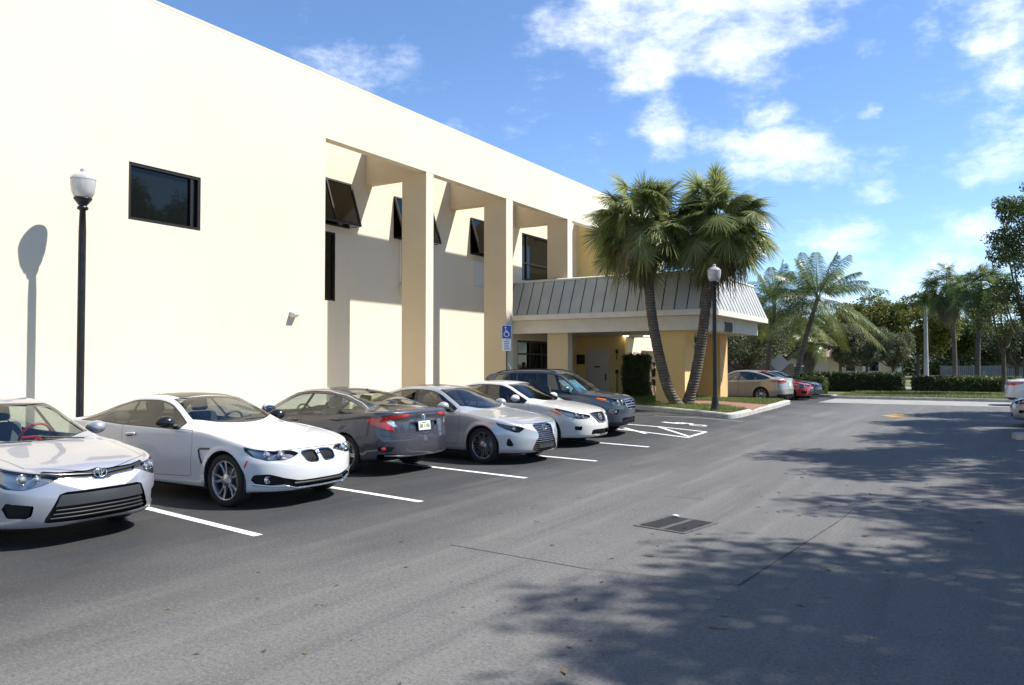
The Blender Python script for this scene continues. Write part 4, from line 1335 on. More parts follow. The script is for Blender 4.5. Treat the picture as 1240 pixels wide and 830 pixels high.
for px, py in ((758, 407), (783, 410)):
    d_ = sight(px, py); t_ = (BZ0 + .05 - CAM_H) / d_.z; p = d_ * t_
    y = min(max(p.y, 28.5), 33.5); x = p.x * y / p.y
    f = MB(); M = Matrix.Translation((x, y, BZ0 + .045)); f.lathe([(.001, .004), (.09, .004), (.11, -.012), (.13, 0), (.13, .015)], 20, M)
    o = cpart(f, 'downlight', MT['downlight'])
# the street number on the fascia facing the drive
tx = MB()
pn = at_x(882, 397.2, CX1 + .006)
M = Matrix(((0, 0, 1, CX1 + .004), (1, 0, 0, pn.y), (0, 1, 0, pn.z), (0, 0, 0, 1)))
text_mb('3800', .52, tx, M, 0, .02, .016)
cpart(tx, 'number', MT['plastic'])
# security dome under the soffit edge is too small to see; the lot's far side carries on below

# ------------------------------------------------------------------ silver saloon (front end towards us)
def corolla(paint_=None):
    def pre(I):
        sh = I['sh']; S_, Y_, Z_ = I['S'], I['Y'], I['Z']
        near = lambda V: S_(V) - .95
        head = [(.40, .70), (.47, .725), (.62, .75), (.85, .79), (1.10, .845), (1.16, .85), (1.13, .79), (1.0, .675), (.86, .615), (.70, .60), (.55, .635), (.45, .675)]
        sh.region('head', lambda V: AND(psdf(front_q(I, V), Z_(V), head), near(V)), ('body',), band='gap', bw=.005)
        up = [(-.1, .765), (.10, .735), (.40, .745), (.56, .768), (.56, .715), (.38, .685), (.12, .665), (.07, .64), (-.1, .64)]
        sh.region('upgrille', lambda V: AND(psdf(Y_(V), Z_(V), up), S_(V) - .6), ('body',))
        low = [(-.1, .555), (.40, .555), (.455, .535), (.47, .50), (.575, .275), (.56, .26), (-.1, .245)]
        sh.region('lowgrille', lambda V: AND(psdf(Y_(V), Z_(V), low), S_(V) - .6), ('body',))
        fog = [(.645, .44), (.80, .47), (.845, .47), (.80, .325), (.665, .315)]
        sh.region('vent', lambda V: AND(psdf(Y_(V), Z_(V), fog), S_(V) - .6), ('body',))
    def extra(I):
        car = I['car']; sh = I['sh']
        lamp_part(I, 'head', 'headlight', car, .045, None, [(.70, .70, .05), (.60, .695, .035)])
        for o in kids(car):
            if o.name.startswith('headlight'):
                sd = 1 if sum(v.co.y for v in o.data.vertices) > 0 else -1
                m = MB(); p, n = surf(I, 'side', .66, .765, sd); p2, n2 = surf(I, 'side', .80, .80, sd)
                p3, n3 = surf(I, 'side', .52, .72, sd)
                m.tube([p3 - n3 * .012, p - n * .006, p2 - n2 * .008], [.022, .032, .012], 8)
                m.build('turn_signal', MT['amber'], o)
        g = grille_part(I, 'upgrille', 'grille', car, .03)
        surf_tube(I, 'front', [(-.55, .752), (-.40, .725), (-.12, .705), (0, .70), (.12, .705), (.40, .725), (.55, .752)], .011, MT['darkchrome'], 'grille_bar', g, lift=-.008)
        surf_tube(I, 'front', [(-.38, .683), (-.12, .663), (-.08, .645), (0, .637), (.08, .645), (.12, .663), (.38, .683)], .009, MT['chrome'], 'chrome_lip', g, lift=.0)
        p, n = surf(I, 'front', 0, .70)
        m = MB(); c = p + Vector((.012, 0, 0)); ax = Vector((1, 0, .15))
        m.torus(c, ax, .07, .0075, 32, 6, 0, 1.0, .68)
        q = Vector(ax).to_track_quat('Z', 'Y').to_matrix()
        m.torus(c + q @ Vector((0, .016, 0)), ax, .038, .006, 24, 6, 0, 1., .55)
        m.torus(c + q @ Vector((0, -.002, 0)), ax, .022, .006, 24, 6, 0, .72, 1.9)
        o = m.build('badge', MT['chrome'], car)
        g2 = grille_part(I, 'lowgrille', 'lower_grille', car, .04)
        m = MB()
        for z, w in ((.375, .47), (.335, .49), (.295, .51)):
            pts = [surf(I, 'front', w * t, z)[0] + Vector((-.02, 0, 0)) for t in np.linspace(-1, 1, 15)]
            m.tube(pts, .010, 6)
        m.build('grille_slat', MT['plastic'], g2)
        m = MB()
        vs = []; fs = []
        ys = np.linspace(-1, 1, 21)
        for i, t in enumerate(ys):
            for z, w in ((.528, .435), (.50, .45), (.46, .462), (.415, .482)):
                p, n = surf(I, 'front', w * t, z); vs.append(p + Vector((-.006, 0, 0)))
        for i in range(20):
            for k in range(3): fs.append((i * 4 + k, i * 4 + 4 + k, i * 4 + 5 + k, i * 4 + 1 + k))
        m.add(vs, fs, 0, True); m.build('plate_panel', MT['plate_grey'], g2)
        for sd in (1, -1): sh.out('air_vent', ['vent'], MT['grille'], car, side=sd, shift=(-.04, 0, 0), walls=1)
        wp_ = MB()
        for y0 in (.45, -.15):
            pts = [surf(I, 'top', 1.10 + .03 * k, y0 - .16 * k)[0] + Vector((0, 0, .02)) for k in range(4)]
            wp_.tube(pts, .009, 6)
        wp_.build('wiper', MT['plastic'], car)
    sp = dict(L=4.64, W=.888, fo=.955, wb=2.70, rw=.318, paint=paint_ or MT['p_silver'], rim=MT['rim_silver'], rim_style='nine',
        top=[(0, .735), (.15, .785), (.5, .865), (.9, .935), (1.13, .985), (1.3, 1.075), (1.6, 1.23), (1.92, 1.375), (2.15, 1.43), (2.5, 1.455), (2.9, 1.445), (3.25, 1.40), (3.6, 1.28), (3.95, 1.13), (4.1, 1.095), (4.45, 1.07), (4.64, 1.05)],
        belt=[(0, .70), (.4, .80), (.9, .885), (1.13, .925), (1.6, .945), (2.5, .96), (3.3, .995), (4., 1.02), (4.64, 1.0)],
        rail=[(0, .70), (.5, .72), (1.0, .745), (1.13, .735), (1.5, .665), (1.95, .585), (2.4, .565), (3.0, .56), (3.4, .575), (3.9, .66), (4.1, .70), (4.64, .70)],
        crown=[(0, .03), (.6, .03), (1.0, .04), (1.2, .075), (1.6, .095), (2., .075), (2.5, .06), (3.2, .06), (3.6, .08), (3.95, .055), (4.2, .035), (4.64, .03)],
        plan=[(0, .97), (.4, .985), (.95, .995), (1.5, .985), (2.4, 1.0), (3.6, .99), (4.2, .965), (4.64, .93)],
        front=(.62, .26, 2.35, 2.3, .45), rear=(.5, .2, 3., 3., .6),
        fprof=[(.15, -.05), (.25, .0), (.45, .02), (.58, .005), (.68, -.015), (.80, -.03), (1.1, 0)],
        sidewin=dict(f0=1.42, f1=1.30, r0=3.72, r1=3.42, pillars=[(2.42, .045, .25), (3.35, .02, .3)]),
        ws=(1.14, 1.93, .55, .22, .05), rs=(3.98, 3.28, .3, .15, .06), hood=(.13, 1.09, .62, .72, .55),
        doors=[[(1.33, 1.2), (1.30, .75), (1.36, .36), (2.36, .33), (2.40, .7), (2.38, 1.2)], [(2.40, 1.2), (2.42, .7), (2.38, .33), (3.10, .34), (3.25, .55), (3.45, .75), (3.48, 1.2)]],
        handles=[(2.22, .87), (3.28, .90)], mirror=(1.60, 1.04), cabin=(1.35, 2.55, 3.42, .52), dash_z=.93,
        wheel_mat=MT['red_lens'], pre=[pre], extra=[extra])
    return make_car(sp, 'parked_car', 'x')

# ------------------------------------------------------------------ white coupe
def coupe():
    def pre(I):
        sh = I['sh']; S_, Y_, Z_ = I['S'], I['Y'], I['Z']
        head = [(.30, .665), (.40, .70), (.60, .705), (.85, .735), (.97, .765), (.95, .71), (.86, .645), (.70, .60), (.50, .60), (.38, .625)]
        sh.region('head', lambda V: AND(psdf(front_q(I, V), Z_(V), head), S_(V) - .8), ('body',), band='gap', bw=.005)
        kid = [(.035, .68), (.12, .685), (.24, .675), (.27, .65), (.25, .58), (.22, .555), (.07, .55), (.04, .57)]
        sh.region('kidney', lambda V: AND(psdf(Y_(V), Z_(V), kid), S_(V) - .5), ('body',), band='chrome', bw=.014)
        low = [(-.1, .335), (.36, .335), (.55, .38), (.70, .435), (.82, .43), (.835, .36), (.78, .30), (.52, .295), (.44, .255), (-.1, .25)]
        sh.region('lowgrille', lambda V: AND(psdf(Y_(V), Z_(V), low), S_(V) - .6), ('body',))
    def cuts(I):
        sh = I['sh']; S_, Y_, Z_ = I['S'], I['Y'], I['Z']
        sh.region('sunroof', lambda V: AND(2.28 - S_(V), S_(V) - 3.05, Y_(V) - .44, 1.2 - Z_(V)), ('body',), band='gap', bw=.006)
    def extra(I):
        car = I['car']; sh = I['sh']
        lamp_part(I, 'head', 'headlight', car, .05, MT['lamp_house'], [(.54, .655, .05), (.68, .668, .052)])
        g = grille_part(I, 'kidney', 'grille', car, .04)
        for sd in (1, -1):
            m = MB()
            for k in range(9):
                y = sd * (.062 + .022 * k)
                p0, n = surf(I, 'front', y, .665); p1, n = surf(I, 'front', y, .565)
                m.tube([p0 + Vector((-.014, 0, 0)), (p0 + p1) / 2 + Vector((-.006, 0, 0)), p1 + Vector((-.014, 0, 0))], .004, 5)
            m.build('grille_slat', MT['grille'], g)
        g2 = grille_part(I, 'lowgrille', 'lower_grille', car, .05)
        surf_tube(I, 'front', [(-.82, .315), (-.70, .29), (-.50, .275), (-.4, .245), (0, .235), (.4, .245), (.5, .275), (.70, .29), (.82, .315)], .013, MT['chrome'], 'silver_blade', g2, lift=.003)
        surf_tube(I, 'front', [(-.42, .30), (0, .295), (.42, .30)], .016, MT['plastic'], 'grille_slat', g2, lift=-.01)
        for sd in (1, -1):
            p, n = surf(I, 'front', sd * .70, .365)
            m = MB(); m.torus(p + Vector((-.03, 0, 0)), (1, 0, 0), .042, .008, 20, 6); m.ball(p + Vector((-.045, 0, 0)), .02, .038, .038, 14, 8, 1)
            m.build('fog_light', [MT['chrome'], MT['lens']], car)
            surf_tube(I, 'side', [(1.08, .715), (1.27, .705), (1.30, .69), (1.27, .60), (1.225, .52)], .013, MT['rubber'], 'fender_vent', car, sd=sd, lift=.001)
            surf_tube(I, 'side', [(.40, .60), (.43, .52)], .013, MT['red_lens'], 'side_marker', car, sd=sd, lift=-.003)
        sh.out('sunroof', ['sunroof'], MT['rubber'], car)
        p, n = surf(I, 'top', .085, 0)
        def roundel(name, p, n, r):
            m = MB(); q = Vector(n).to_track_quat('Z', 'Y').to_matrix().to_4x4(); q.translation = p + n * .004
            m.lathe([(.001, .004), (r * .62, .004)], 24, q, 1); m.lathe([(r * .62, .004), (r * .66, .007), (r * .95, .007), (r, 0)], 24, q, 0)
            for k in (0, 2):
                vs = [q @ Vector((0, 0, .0055))] + [q @ Vector((r * .6 * math.cos(a), r * .6 * math.sin(a), .0055)) for a in np.linspace(k * pi / 2, (k + 1) * pi / 2, 8)]
                m.add(vs, [(0, i, i + 1) for i in range(1, 8)], 2)
            return m.build(name, [MT['darkchrome'], MT['white'], MT['blue']], car)
        roundel('badge', p, n, .042)
        m = MB(); m.prism([(0, 0), (.11, 0), (.02, .055)], 'y', -.012, .012, 0, Matrix.Translation((I['h2'] - 3.42, 0, surf(I, 'top', 3.35, 0)[0].z - .012)))
        m.build('antenna_fin', MT['p_white'], car, recalc=True)
    sp = dict(L=4.64, W=.913, fo=.80, wb=2.81, rw=.332, paint=MT['p_white'], rim=MT['rim_silver'], rim_style='double5', rimr=.735, mirror_mat=MT['rubber'],
        top=[(0, .67), (.12, .735), (.4, .82), (.9, .905), (1.38, .965), (1.52, 1.01), (1.75, 1.13), (2.05, 1.27), (2.25, 1.335), (2.6, 1.372), (3.0, 1.362), (3.4, 1.30), (3.8, 1.17), (4.15, 1.055), (4.4, 1.015), (4.64, .985)],
        belt=[(0, .64), (.4, .77), (.9, .86), (1.4, .915), (2.2, .93), (3.0, .945), (3.6, .97), (4.2, .97), (4.64, .93)],
        rail=[(0, .66), (.5, .72), (1.2, .775), (1.45, .76), (1.8, .68), (2.25, .58), (2.7, .555), (3.2, .555), (3.6, .60), (4.1, .70), (4.64, .70)],
        crown=[(0, .03), (.8, .03), (1.35, .045), (1.6, .08), (2.0, .09), (2.4, .065), (3.0, .06), (3.5, .075), (3.9, .075), (4.2, .04), (4.64, .03)],
        plan=[(0, .96), (.4, .975), (.8, .985), (1.4, .965), (2.4, .975), (3.3, .985), (3.7, 1.0), (4.2, .975), (4.64, .92)],
        front=(.62, .22, 2.35, 2.4, .46), rear=(.5, .2, 3., 3., .6),
        fprof=[(.15, -.05), (.25, .01), (.42, .02), (.6, .0), (.7, -.03), (.85, -.03), (1.1, 0)],
        sidewin=dict(f0=1.78, f1=1.62, r0=3.98, r1=3.50, hi=.04, pillars=[(2.95, .03, .30)]), glass=MT['glass_dark'],
        ws=(1.46, 2.22, .62, .25, .05), rs=(4.12, 3.42, .3, .15, .06), hood=(.06, 1.42, .56, .755, .45, .715),
        doors=[[(1.52, 1.2), (1.44, .75), (1.47, .34), (2.80, .30), (2.93, .55), (2.98, 1.2)]],
        handles=[(2.74, .83)], mirror=(1.86, 1.01), cabin=(1.60, 2.72, 3.5, .48), dash_z=.90,
        pre=[pre], cuts=[cuts], extra=[extra])
    return make_car(sp, 'parked_car', 'x')

def dress(o, kind='thing'):
    return o

# ------------------------------------------------------------------ dark grey saloon (tail towards us)
def civic():
    def pre(I):
        sh = I['sh']; S_, Y_, Z_ = I['S'], I['Y'], I['Z']; L = I['L']
        near = lambda V: (L - S_(V)) - .8
        C = [(.33, 1.0), (.62, .995), (.98, .945), (1.04, .91), (.92, .82), (.64, .745), (.585, .75), (.615, .80), (.755, .895), (.68, .925), (.36, .96)]
        sh.region('tail', lambda V: AND(psdf(rear_q(I, V), Z_(V), C), near(V)), ('body',), band='gap', bw=.005)
        wpoly = [(.615, .80), (.755, .895), (.66, .915), (.60, .90), (.545, .80)]
        sh.region('tailw', lambda V: AND(psdf(rear_q(I, V), Z_(V), wpoly), near(V)), ('body', 'gap'))
        rec = [(-.1, .865), (.33, .865), (.37, .84), (.33, .745), (.22, .70), (-.1, .70)]
        sh.region('recess', lambda V: AND(psdf(Y_(V), Z_(V), rec), near(V)), ('body',))
        ven = [(.60, .475), (.86, .50), (.86, .415), (.66, .395)]
        sh.region('vent', lambda V: AND(psdf(rear_q(I, V), Z_(V), ven), near(V)), ('body',))
        sh.region('diff', lambda V: AND(Z_(V) - .30 - .06 * (Y_(V) > .62), L - S_(V) - .35), ('body',))
    def extra(I):
        car = I['car']; sh = I['sh']
        for sd in (1, -1):
            t = sh.out('tail_light', ['tail'], MT['red_lens'], car, side=sd, off=.006, walls=1)
            sh.out('reverse_lamp', ['tailw'], MT['lens'], t, side=sd, off=.004)
            pts = [(.42, .965), (.56, .955), (.70, .93), (.80, .905)]
            m = MB(); 
            sh.out('bumper_vent', ['vent'], MT['plastic'], car, side=sd, off=-.03, walls=1)
            p, n = surf(I, 'rear', sd * .80, .45); m.rbox(-.012, .004, -.035, .035, -.028, .028, .006, 0, Matrix.Translation(p + n * .002) @ Matrix.Rotation(-sd * .7, 4, 'Z'))
            m.build('reflector', MT['red_lens'], car)
        r = sh.out('plate_recess', ['recess'], sp['paint'], car, shift=(.035, 0, 0), walls=1)
        surf_tube(I, 'rear', [(-.34, .855), (0, .858), (.34, .855)], .012, MT['rubber'], 'handle_bar', r)
        plate(I, car, 'rear', .79, True)
        p, n = surf(I, 'rear', 0, .925)
        m = MB(); c = p + n * .006
        for sd in (1, -1):
            m.tube([c + Vector((0, sd * .028, .038)), c + Vector((0, sd * .022, 0)), c + Vector((0, sd * .016, -.036))], .007, 6)
        m.tube([c + Vector((0, -.022, 0)), c + Vector((0, .022, 0))], .006, 6)
        pts = [c + Vector((0, .05 * a, .05 * b)) for a, b in ((-.8, .9), (0, 1), (.8, .9), (.78, 0), (.55, -.9), (0, -1), (-.55, -.9), (-.78, 0), (-.8, .9))]
        m.tube(pts, .005, 6)
        m.build('badge', MT['chrome'], car)
        surf_tube(I, 'rear', [(-.80, .66), (-.5, .655), (0, .65), (.5, .655), (.80, .66)], .004, MT['gap'], 'bumper_seam', sh and kids(car)[0])
        surf_tube(I, 'rear', [(-.78, .335), (-.4, .31), (0, .305), (.4, .31), (.78, .335)], .014, sp['paint'], 'bumper_lip', kids(car)[0], lift=-.004)
        for sd in (1, -1):
            surf_tube(I, 'side', [(1.50, 1.045), (1.75, 1.17), (2.1, 1.318), (2.5, 1.362), (2.9, 1.355), (3.35, 1.285), (3.75, 1.17), (4.0, 1.075)], .012, MT['chrome'], 'window_trim', kids(car)[0], sd=sd, lift=.002)
        m = MB(); m.prism([(0, 0), (.12, 0), (.10, .05)], 'y', -.012, .012, 0, Matrix.Translation((I['h2'] - 3.35, 0, surf(I, 'top', 3.3, 0)[0].z - .01)))
        m.build('antenna_fin', sp['paint'], car, recalc=True)
    sp = dict(L=4.63, W=.90, fo=.90, wb=2.70, rw=.325, paint=MT['p_grey'], rim=MT['rim_silver'], rim_style='twist5', seat_mat=MT['seat_tan'],
        top=[(0, .66), (.15, .72), (.5, .82), (1.0, .91), (1.2, .95), (1.4, 1.05), (1.7, 1.21), (2.05, 1.35), (2.3, 1.40), (2.6, 1.416), (3.0, 1.40), (3.4, 1.335), (3.8, 1.225), (4.15, 1.115), (4.35, 1.085), (4.52, 1.075), (4.63, 1.04)],
        belt=[(0, .63), (.4, .76), (.9, .85), (1.2, .90), (2.0, .93), (3.0, .955), (3.6, .985), (4.1, 1.03), (4.45, 1.035), (4.63, .99)],
        rail=[(0, .70), (.6, .74), (1.2, .76), (1.6, .67), (2.05, .59), (2.5, .56), (3.0, .555), (3.5, .585), (4.0, .66), (4.3, .70), (4.63, .70)],
        crown=[(0, .03), (1.0, .04), (1.3, .07), (1.7, .085), (2.2, .06), (3.0, .06), (3.5, .075), (3.9, .07), (4.2, .04), (4.63, .02)],
        plan=[(0, .95), (.5, .98), (.9, .99), (1.6, .97), (2.6, .98), (3.6, 1.0), (4.1, .985), (4.63, .94)],
        front=(.6, .22, 2.4, 2.4, .45), rear=(.5, .14, 2.9, 3.2, .62),
        rprof=[(.2, .06), (.35, .0), (.6, -.01), (.66, .015), (.9, .05), (1.0, .02), (1.1, .0)],
        sidewin=dict(f0=1.50, f1=1.35, r0=4.02, r1=3.62, trim=.012, pillars=[(2.50, .04, .25), (3.45, .018, .35)]),
        ws=(1.22, 2.03, .55, .22, .05), rs=(4.17, 3.36, .32, .15, .06), hood=(.13, 1.15, .60, .74, .5), boot=(4.22, .60, .50, .66),
        doors=[[(1.40, 1.2), (1.38, .75), (1.42, .34), (2.46, .31), (2.50, .7), (2.46, 1.2)], [(2.50, 1.2), (2.52, .7), (2.48, .31), (3.15, .32), (3.30, .55), (3.52, .75), (3.58, 1.2)]],
        handles=[(2.30, .86), (3.38, .90)], mirror=(1.68, 1.02), cabin=(1.45, 2.6, 3.45, .46), dash_z=.90, pre=[pre], extra=[extra])
    return make_car(sp, 'parked_car', 'x')

# ------------------------------------------------------------------ light silver saloon with the hourglass grille
def lexus(paint_=None):
    def pre(I):
        sh = I['sh']; S_, Y_, Z_ = I['S'], I['Y'], I['Z']
        head = [(.50, .66), (.60, .695), (.80, .72), (1.02, .765), (.98, .72), (.86, .655), (.70, .60), (.62, .595), (.56, .63)]
        sh.region('head', lambda V: AND(psdf(front_q(I, V), Z_(V), head), S_(V) - .8), ('body',), band='gap', bw=.005)
        spn = [(-.1, .735), (.22, .725), (.30, .69), (.245, .58), (.25, .50), (.36, .36), (.40, .265), (.34, .235), (-.1, .225)]
        sh.region('spindle', lambda V: AND(psdf(Y_(V), Z_(V), spn), S_(V) - .6), ('body',), band='chrome', bw=.014)
        ven = [(.80, .50), (.845, .46), (.845, .35), (.70, .335)]
        sh.region('vent', lambda V: AND(psdf(front_q(I, V), Z_(V), [(a, b) for a, b in ven]), S_(V) - .6), ('body',))
    def cuts(I):
        I['sh'].region('sunroof', lambda V: AND(2.45 - I['S'](V), I['S'](V) - 3.0, I['Y'](V) - .38, 1.2 - I['Z'](V)), ('body',), band='gap', bw=.006)
    def extra(I):
        car = I['car']; sh = I['sh']
        lamp_part(I, 'head', 'headlight', car, .045, MT['lamp_dark'], [(.68, .66, .042)])
        g = grille_part(I, 'spindle', 'grille', car, .05)
        m = MB()
        spn = [(.725, .22), (.69, .29), (.58, .24), (.50, .245), (.36, .355), (.265, .39)]
        zz, ww = zip(*sorted(spn))
        for z in np.arange(.255, .72, .038):
            w = np.interp(z, zz, ww) - .006
            pts = [surf(I, 'front', w * t, z)[0] + Vector((-.012, 0, 0)) for t in np.linspace(-1, 1, 11)]
            m.tube(pts, .0065, 5, 0 if z > .40 else 1)
        m.build('grille_slat', [MT['chrome'], MT['plastic']], g)
        p, n = surf(I, 'front', 0, .655); ax = Vector((1, 0, .2)); c = p + n * .012
        m = MB(); m.torus(c, ax, .068, .007, 30, 6, 0, 1., .72)
        q = ax.to_track_quat('Z', 'Y').to_matrix()
        m.tube([c + q @ Vector((-.02, .035, 0)), c + q @ Vector((-.025, -.025, 0)), c + q @ Vector((.045, -.025, 0))], .007, 6)
        m.build('badge', MT['chrome'], car)
        for sd in (1, -1): sh.out('air_vent', ['vent'], MT['grille'], car, side=sd, off=-.03, walls=1)
        sh.out('sunroof', ['sunroof'], MT['rubber'], car)
        pl = MB()
        vs = []
        for z in (.285, .36):
            for t in np.linspace(-.24, .24, 9):
                vs.append(surf(I, 'front', t, z)[0] + Vector((.004, 0, 0)))
        pl.add(vs, [(i, i + 1, i + 10, i + 9) for i in range(8)], 0, True)
        pl.build('plate_panel', MT['plate_grey'], g)
    sp = dict(L=4.68, W=.905, fo=.86, wb=2.80, rw=.335, paint=paint_ or MT['p_lsilver'], rim=MT['rim_grey'], rim_style='cross10', rimr=.73,
        top=[(0, .70), (.12, .755), (.45, .84), (.95, .915), (1.28, .97), (1.5, 1.08), (1.8, 1.23), (2.12, 1.365), (2.4, 1.42), (2.7, 1.43), (3.1, 1.415), (3.5, 1.34), (3.9, 1.195), (4.2, 1.08), (4.45, 1.045), (4.68, 1.0)],
        belt=[(0, .66), (.4, .78), (.95, .87), (1.3, .92), (2.1, .94), (3., .955), (3.7, .985), (4.2, 1.0), (4.68, .95)],
        rail=[(0, .68), (.5, .72), (1.1, .765), (1.32, .755), (1.7, .675), (2.15, .59), (2.6, .565), (3.2, .56), (3.6, .60), (4.1, .69), (4.68, .70)],
        crown=[(0, .03), (.8, .03), (1.25, .045), (1.5, .08), (1.9, .09), (2.3, .065), (3.0, .06), (3.5, .075), (3.9, .07), (4.2, .04), (4.68, .03)],
        plan=[(0, .965), (.4, .98), (.86, .99), (1.5, .965), (2.5, .98), (3.5, 1.0), (4.2, .975), (4.68, .92)],
        front=(.66, .22, 2.2, 2.5, .45), rear=(.5, .2, 3., 3., .6),
        fprof=[(.15, -.06), (.25, .02), (.42, .02), (.6, .0), (.72, -.02), (.85, -.02), (1.1, 0)],
        sidewin=dict(f0=1.60, f1=1.46, r0=3.98, r1=3.56, pillars=[(2.68, .045, .25), (3.55, .02, .3)]), glass=MT['glass_dark'],
        ws=(1.30, 2.10, .58, .24, .05), rs=(4.17, 3.52, .3, .15, .06), hood=(.07, 1.24, .50, .745, .45, .745),
        doors=[[(1.46, 1.2), (1.42, .75), (1.46, .34), (2.60, .31), (2.66, .7), (2.62, 1.2)], [(2.66, 1.2), (2.68, .7), (2.62, .31), (3.25, .32), (3.40, .55), (3.62, .75), (3.66, 1.2)]],
        handles=[(2.48, .85), (3.46, .88)], mirror=(1.74, 1.03), cabin=(1.5, 2.7, 3.55, .48), dash_z=.92, pre=[pre], cuts=[cuts], extra=[extra])
    return make_car(sp, 'parked_car', 'x')

# ------------------------------------------------------------------ pearl white saloon
def altima(paint_=None):
    def pre(I):
        sh = I['sh']; S_, Y_, Z_ = I['S'], I['Y'], I['Z']
        head = [(.38, .70), (.50, .725), (.80, .775), (1.08, .85), (1.18, .875), (1.10, .79), (.92, .69), (.74, .635), (.56, .635), (.43, .655)]
        sh.region('head', lambda V: AND(psdf(front_q(I, V), Z_(V), head), S_(V) - 1.0), ('body',), band='gap', bw=.005)
        gr = [(-.1, .765), (.34, .755), (.37, .73), (.27, .60), (.20, .53), (-.1, .52)]
        sh.region('grill', lambda V: AND(psdf(Y_(V), Z_(V), gr), S_(V) - .6), ('body',))
        low = [(-.1, .385), (.38, .385), (.42, .36), (.44, .285), (-.1, .275)]
        sh.region('lowgrille', lambda V: AND(psdf(Y_(V), Z_(V), low), S_(V) - .6), ('body',), band='chrome', bw=.010)
        ven = [(.62, .47), (.84, .475), (.80, .39), (.66, .375)]
        sh.region('vent', lambda V: AND(psdf(front_q(I, V), Z_(V), ven), S_(V) - .6), ('body',))
    def extra(I):
        car = I['car']; sh = I['sh']
        lamp_part(I, 'head', 'headlight', car, .045, None, [(.60, .69, .045), (.72, .71, .05)])
        for o in [k for k in kids(car) if k.name.startswith('headlight')]:
            sd = 1 if sum(v.co.y for v in o.data.vertices) > 0 else -1
            m = MB(); q = [surf(I, 'side', a, b, sd) for a, b in ((.60, .735), (.74, .785), (.90, .835))]
            m.tube([p - n * .008 for p, n in q], [.03, .028, .01], 8); m.build('turn_signal', MT['amber'], o)
        g = grille_part(I, 'grill', 'grille', car, .04)
        m = MB()
        for z, w in ((.735, .33), (.70, .32), (.665, .29), (.63, .265), (.595, .24), (.56, .21)):
            m.tube([surf(I, 'front', w * t, z)[0] + Vector((-.022, 0, 0)) for t in np.linspace(-1, 1, 9)], .006, 5)
        m.build('grille_slat', MT['plastic'], g)
        surf_tube(I, 'front', [(-.34, .745), (-.25, .63), (-.15, .545), (0, .528), (.15, .545), (.25, .63), (.34, .745)], .016, MT['chrome'], 'chrome_frame', g, lift=.002)
        p, n = surf(I, 'front', 0, .66); c = p + Vector((.01, 0, 0)); ax = Vector((1, 0, .2))
        m = MB(); m.torus(c, ax, .066, .010, 30, 6, 0, 1, 1); m.rbox(-.006, .01, -.085, .085, -.016, .016, .004, 0, Matrix.Translation(c))
        m.build('badge', MT['chrome'], car)
        grille_part(I, 'lowgrille', 'lower_grille', car, .05)
        for sd in (1, -1): sh.out('air_vent', ['vent'], MT['grille'], car, side=sd, off=-.03, walls=1)
    sp = dict(L=4.87, W=.915, fo=.97, wb=2.775, rw=.325, paint=paint_ or MT['p_pearl'], rim=MT['rim_silver'], rim_style='twist5',
        top=[(0, .735), (.15, .79), (.5, .875), (1.0, .955), (1.27, 1.0), (1.5, 1.11), (1.8, 1.25), (2.15, 1.40), (2.4, 1.455), (2.75, 1.47), (3.2, 1.45), (3.6, 1.37), (4.0, 1.23), (4.3, 1.125), (4.6, 1.09), (4.87, 1.04)],
        belt=[(0, .69), (.4, .81), (1.0, .91), (1.3, .945), (2.1, .96), (3.1, .975), (3.8, 1.01), (4.3, 1.03), (4.87, .98)],
        rail=[(0, .70), (.5, .735), (1.1, .765), (1.32, .755), (1.7, .675), (2.15, .595), (2.6, .575), (3.2, .57), (3.7, .61), (4.2, .69), (4.87, .70)],
        crown=[(0, .03), (.8, .03), (1.25, .045), (1.5, .08), (1.9, .09), (2.3, .065), (3.0, .06), (3.6, .075), (4.0, .07), (4.4, .04), (4.87, .03)],
        plan=[(0, .965), (.4, .98), (.97, .995), (1.6, .98), (2.6, .99), (3.7, 1.0), (4.3, .975), (4.87, .93)],
        front=(.68, .26, 2.25, 2.3, .46), rear=(.5, .2, 3., 3., .6),
        fprof=[(.15, -.05), (.25, .01), (.45, .02), (.6, .0), (.72, -.02), (.85, -.02), (1.1, 0)],
        sidewin=dict(f0=1.60, f1=1.46, r0=4.05, r1=3.65, pillars=[(2.70, .045, .25), (3.62, .02, .3)]), glass=MT['glass_dark'],
        ws=(1.29, 2.13, .58, .24, .05), rs=(4.27, 3.60, .3, .15, .06), hood=(.12, 1.24, .54, .745, .5, .74),
        doors=[[(1.48, 1.2), (1.45, .75), (1.48, .34), (2.62, .31), (2.68, .7), (2.64, 1.2)], [(2.68, 1.2), (2.70, .7), (2.64, .31), (3.35, .32), (3.50, .55), (3.72, .75), (3.76, 1.2)]],
        handles=[(2.50, .87), (3.56, .90)], mirror=(1.76, 1.06), cabin=(1.5, 2.75, 3.65, .5), dash_z=.94, pre=[pre], extra=[extra])
    return make_car(sp, 'parked_car', 'x')

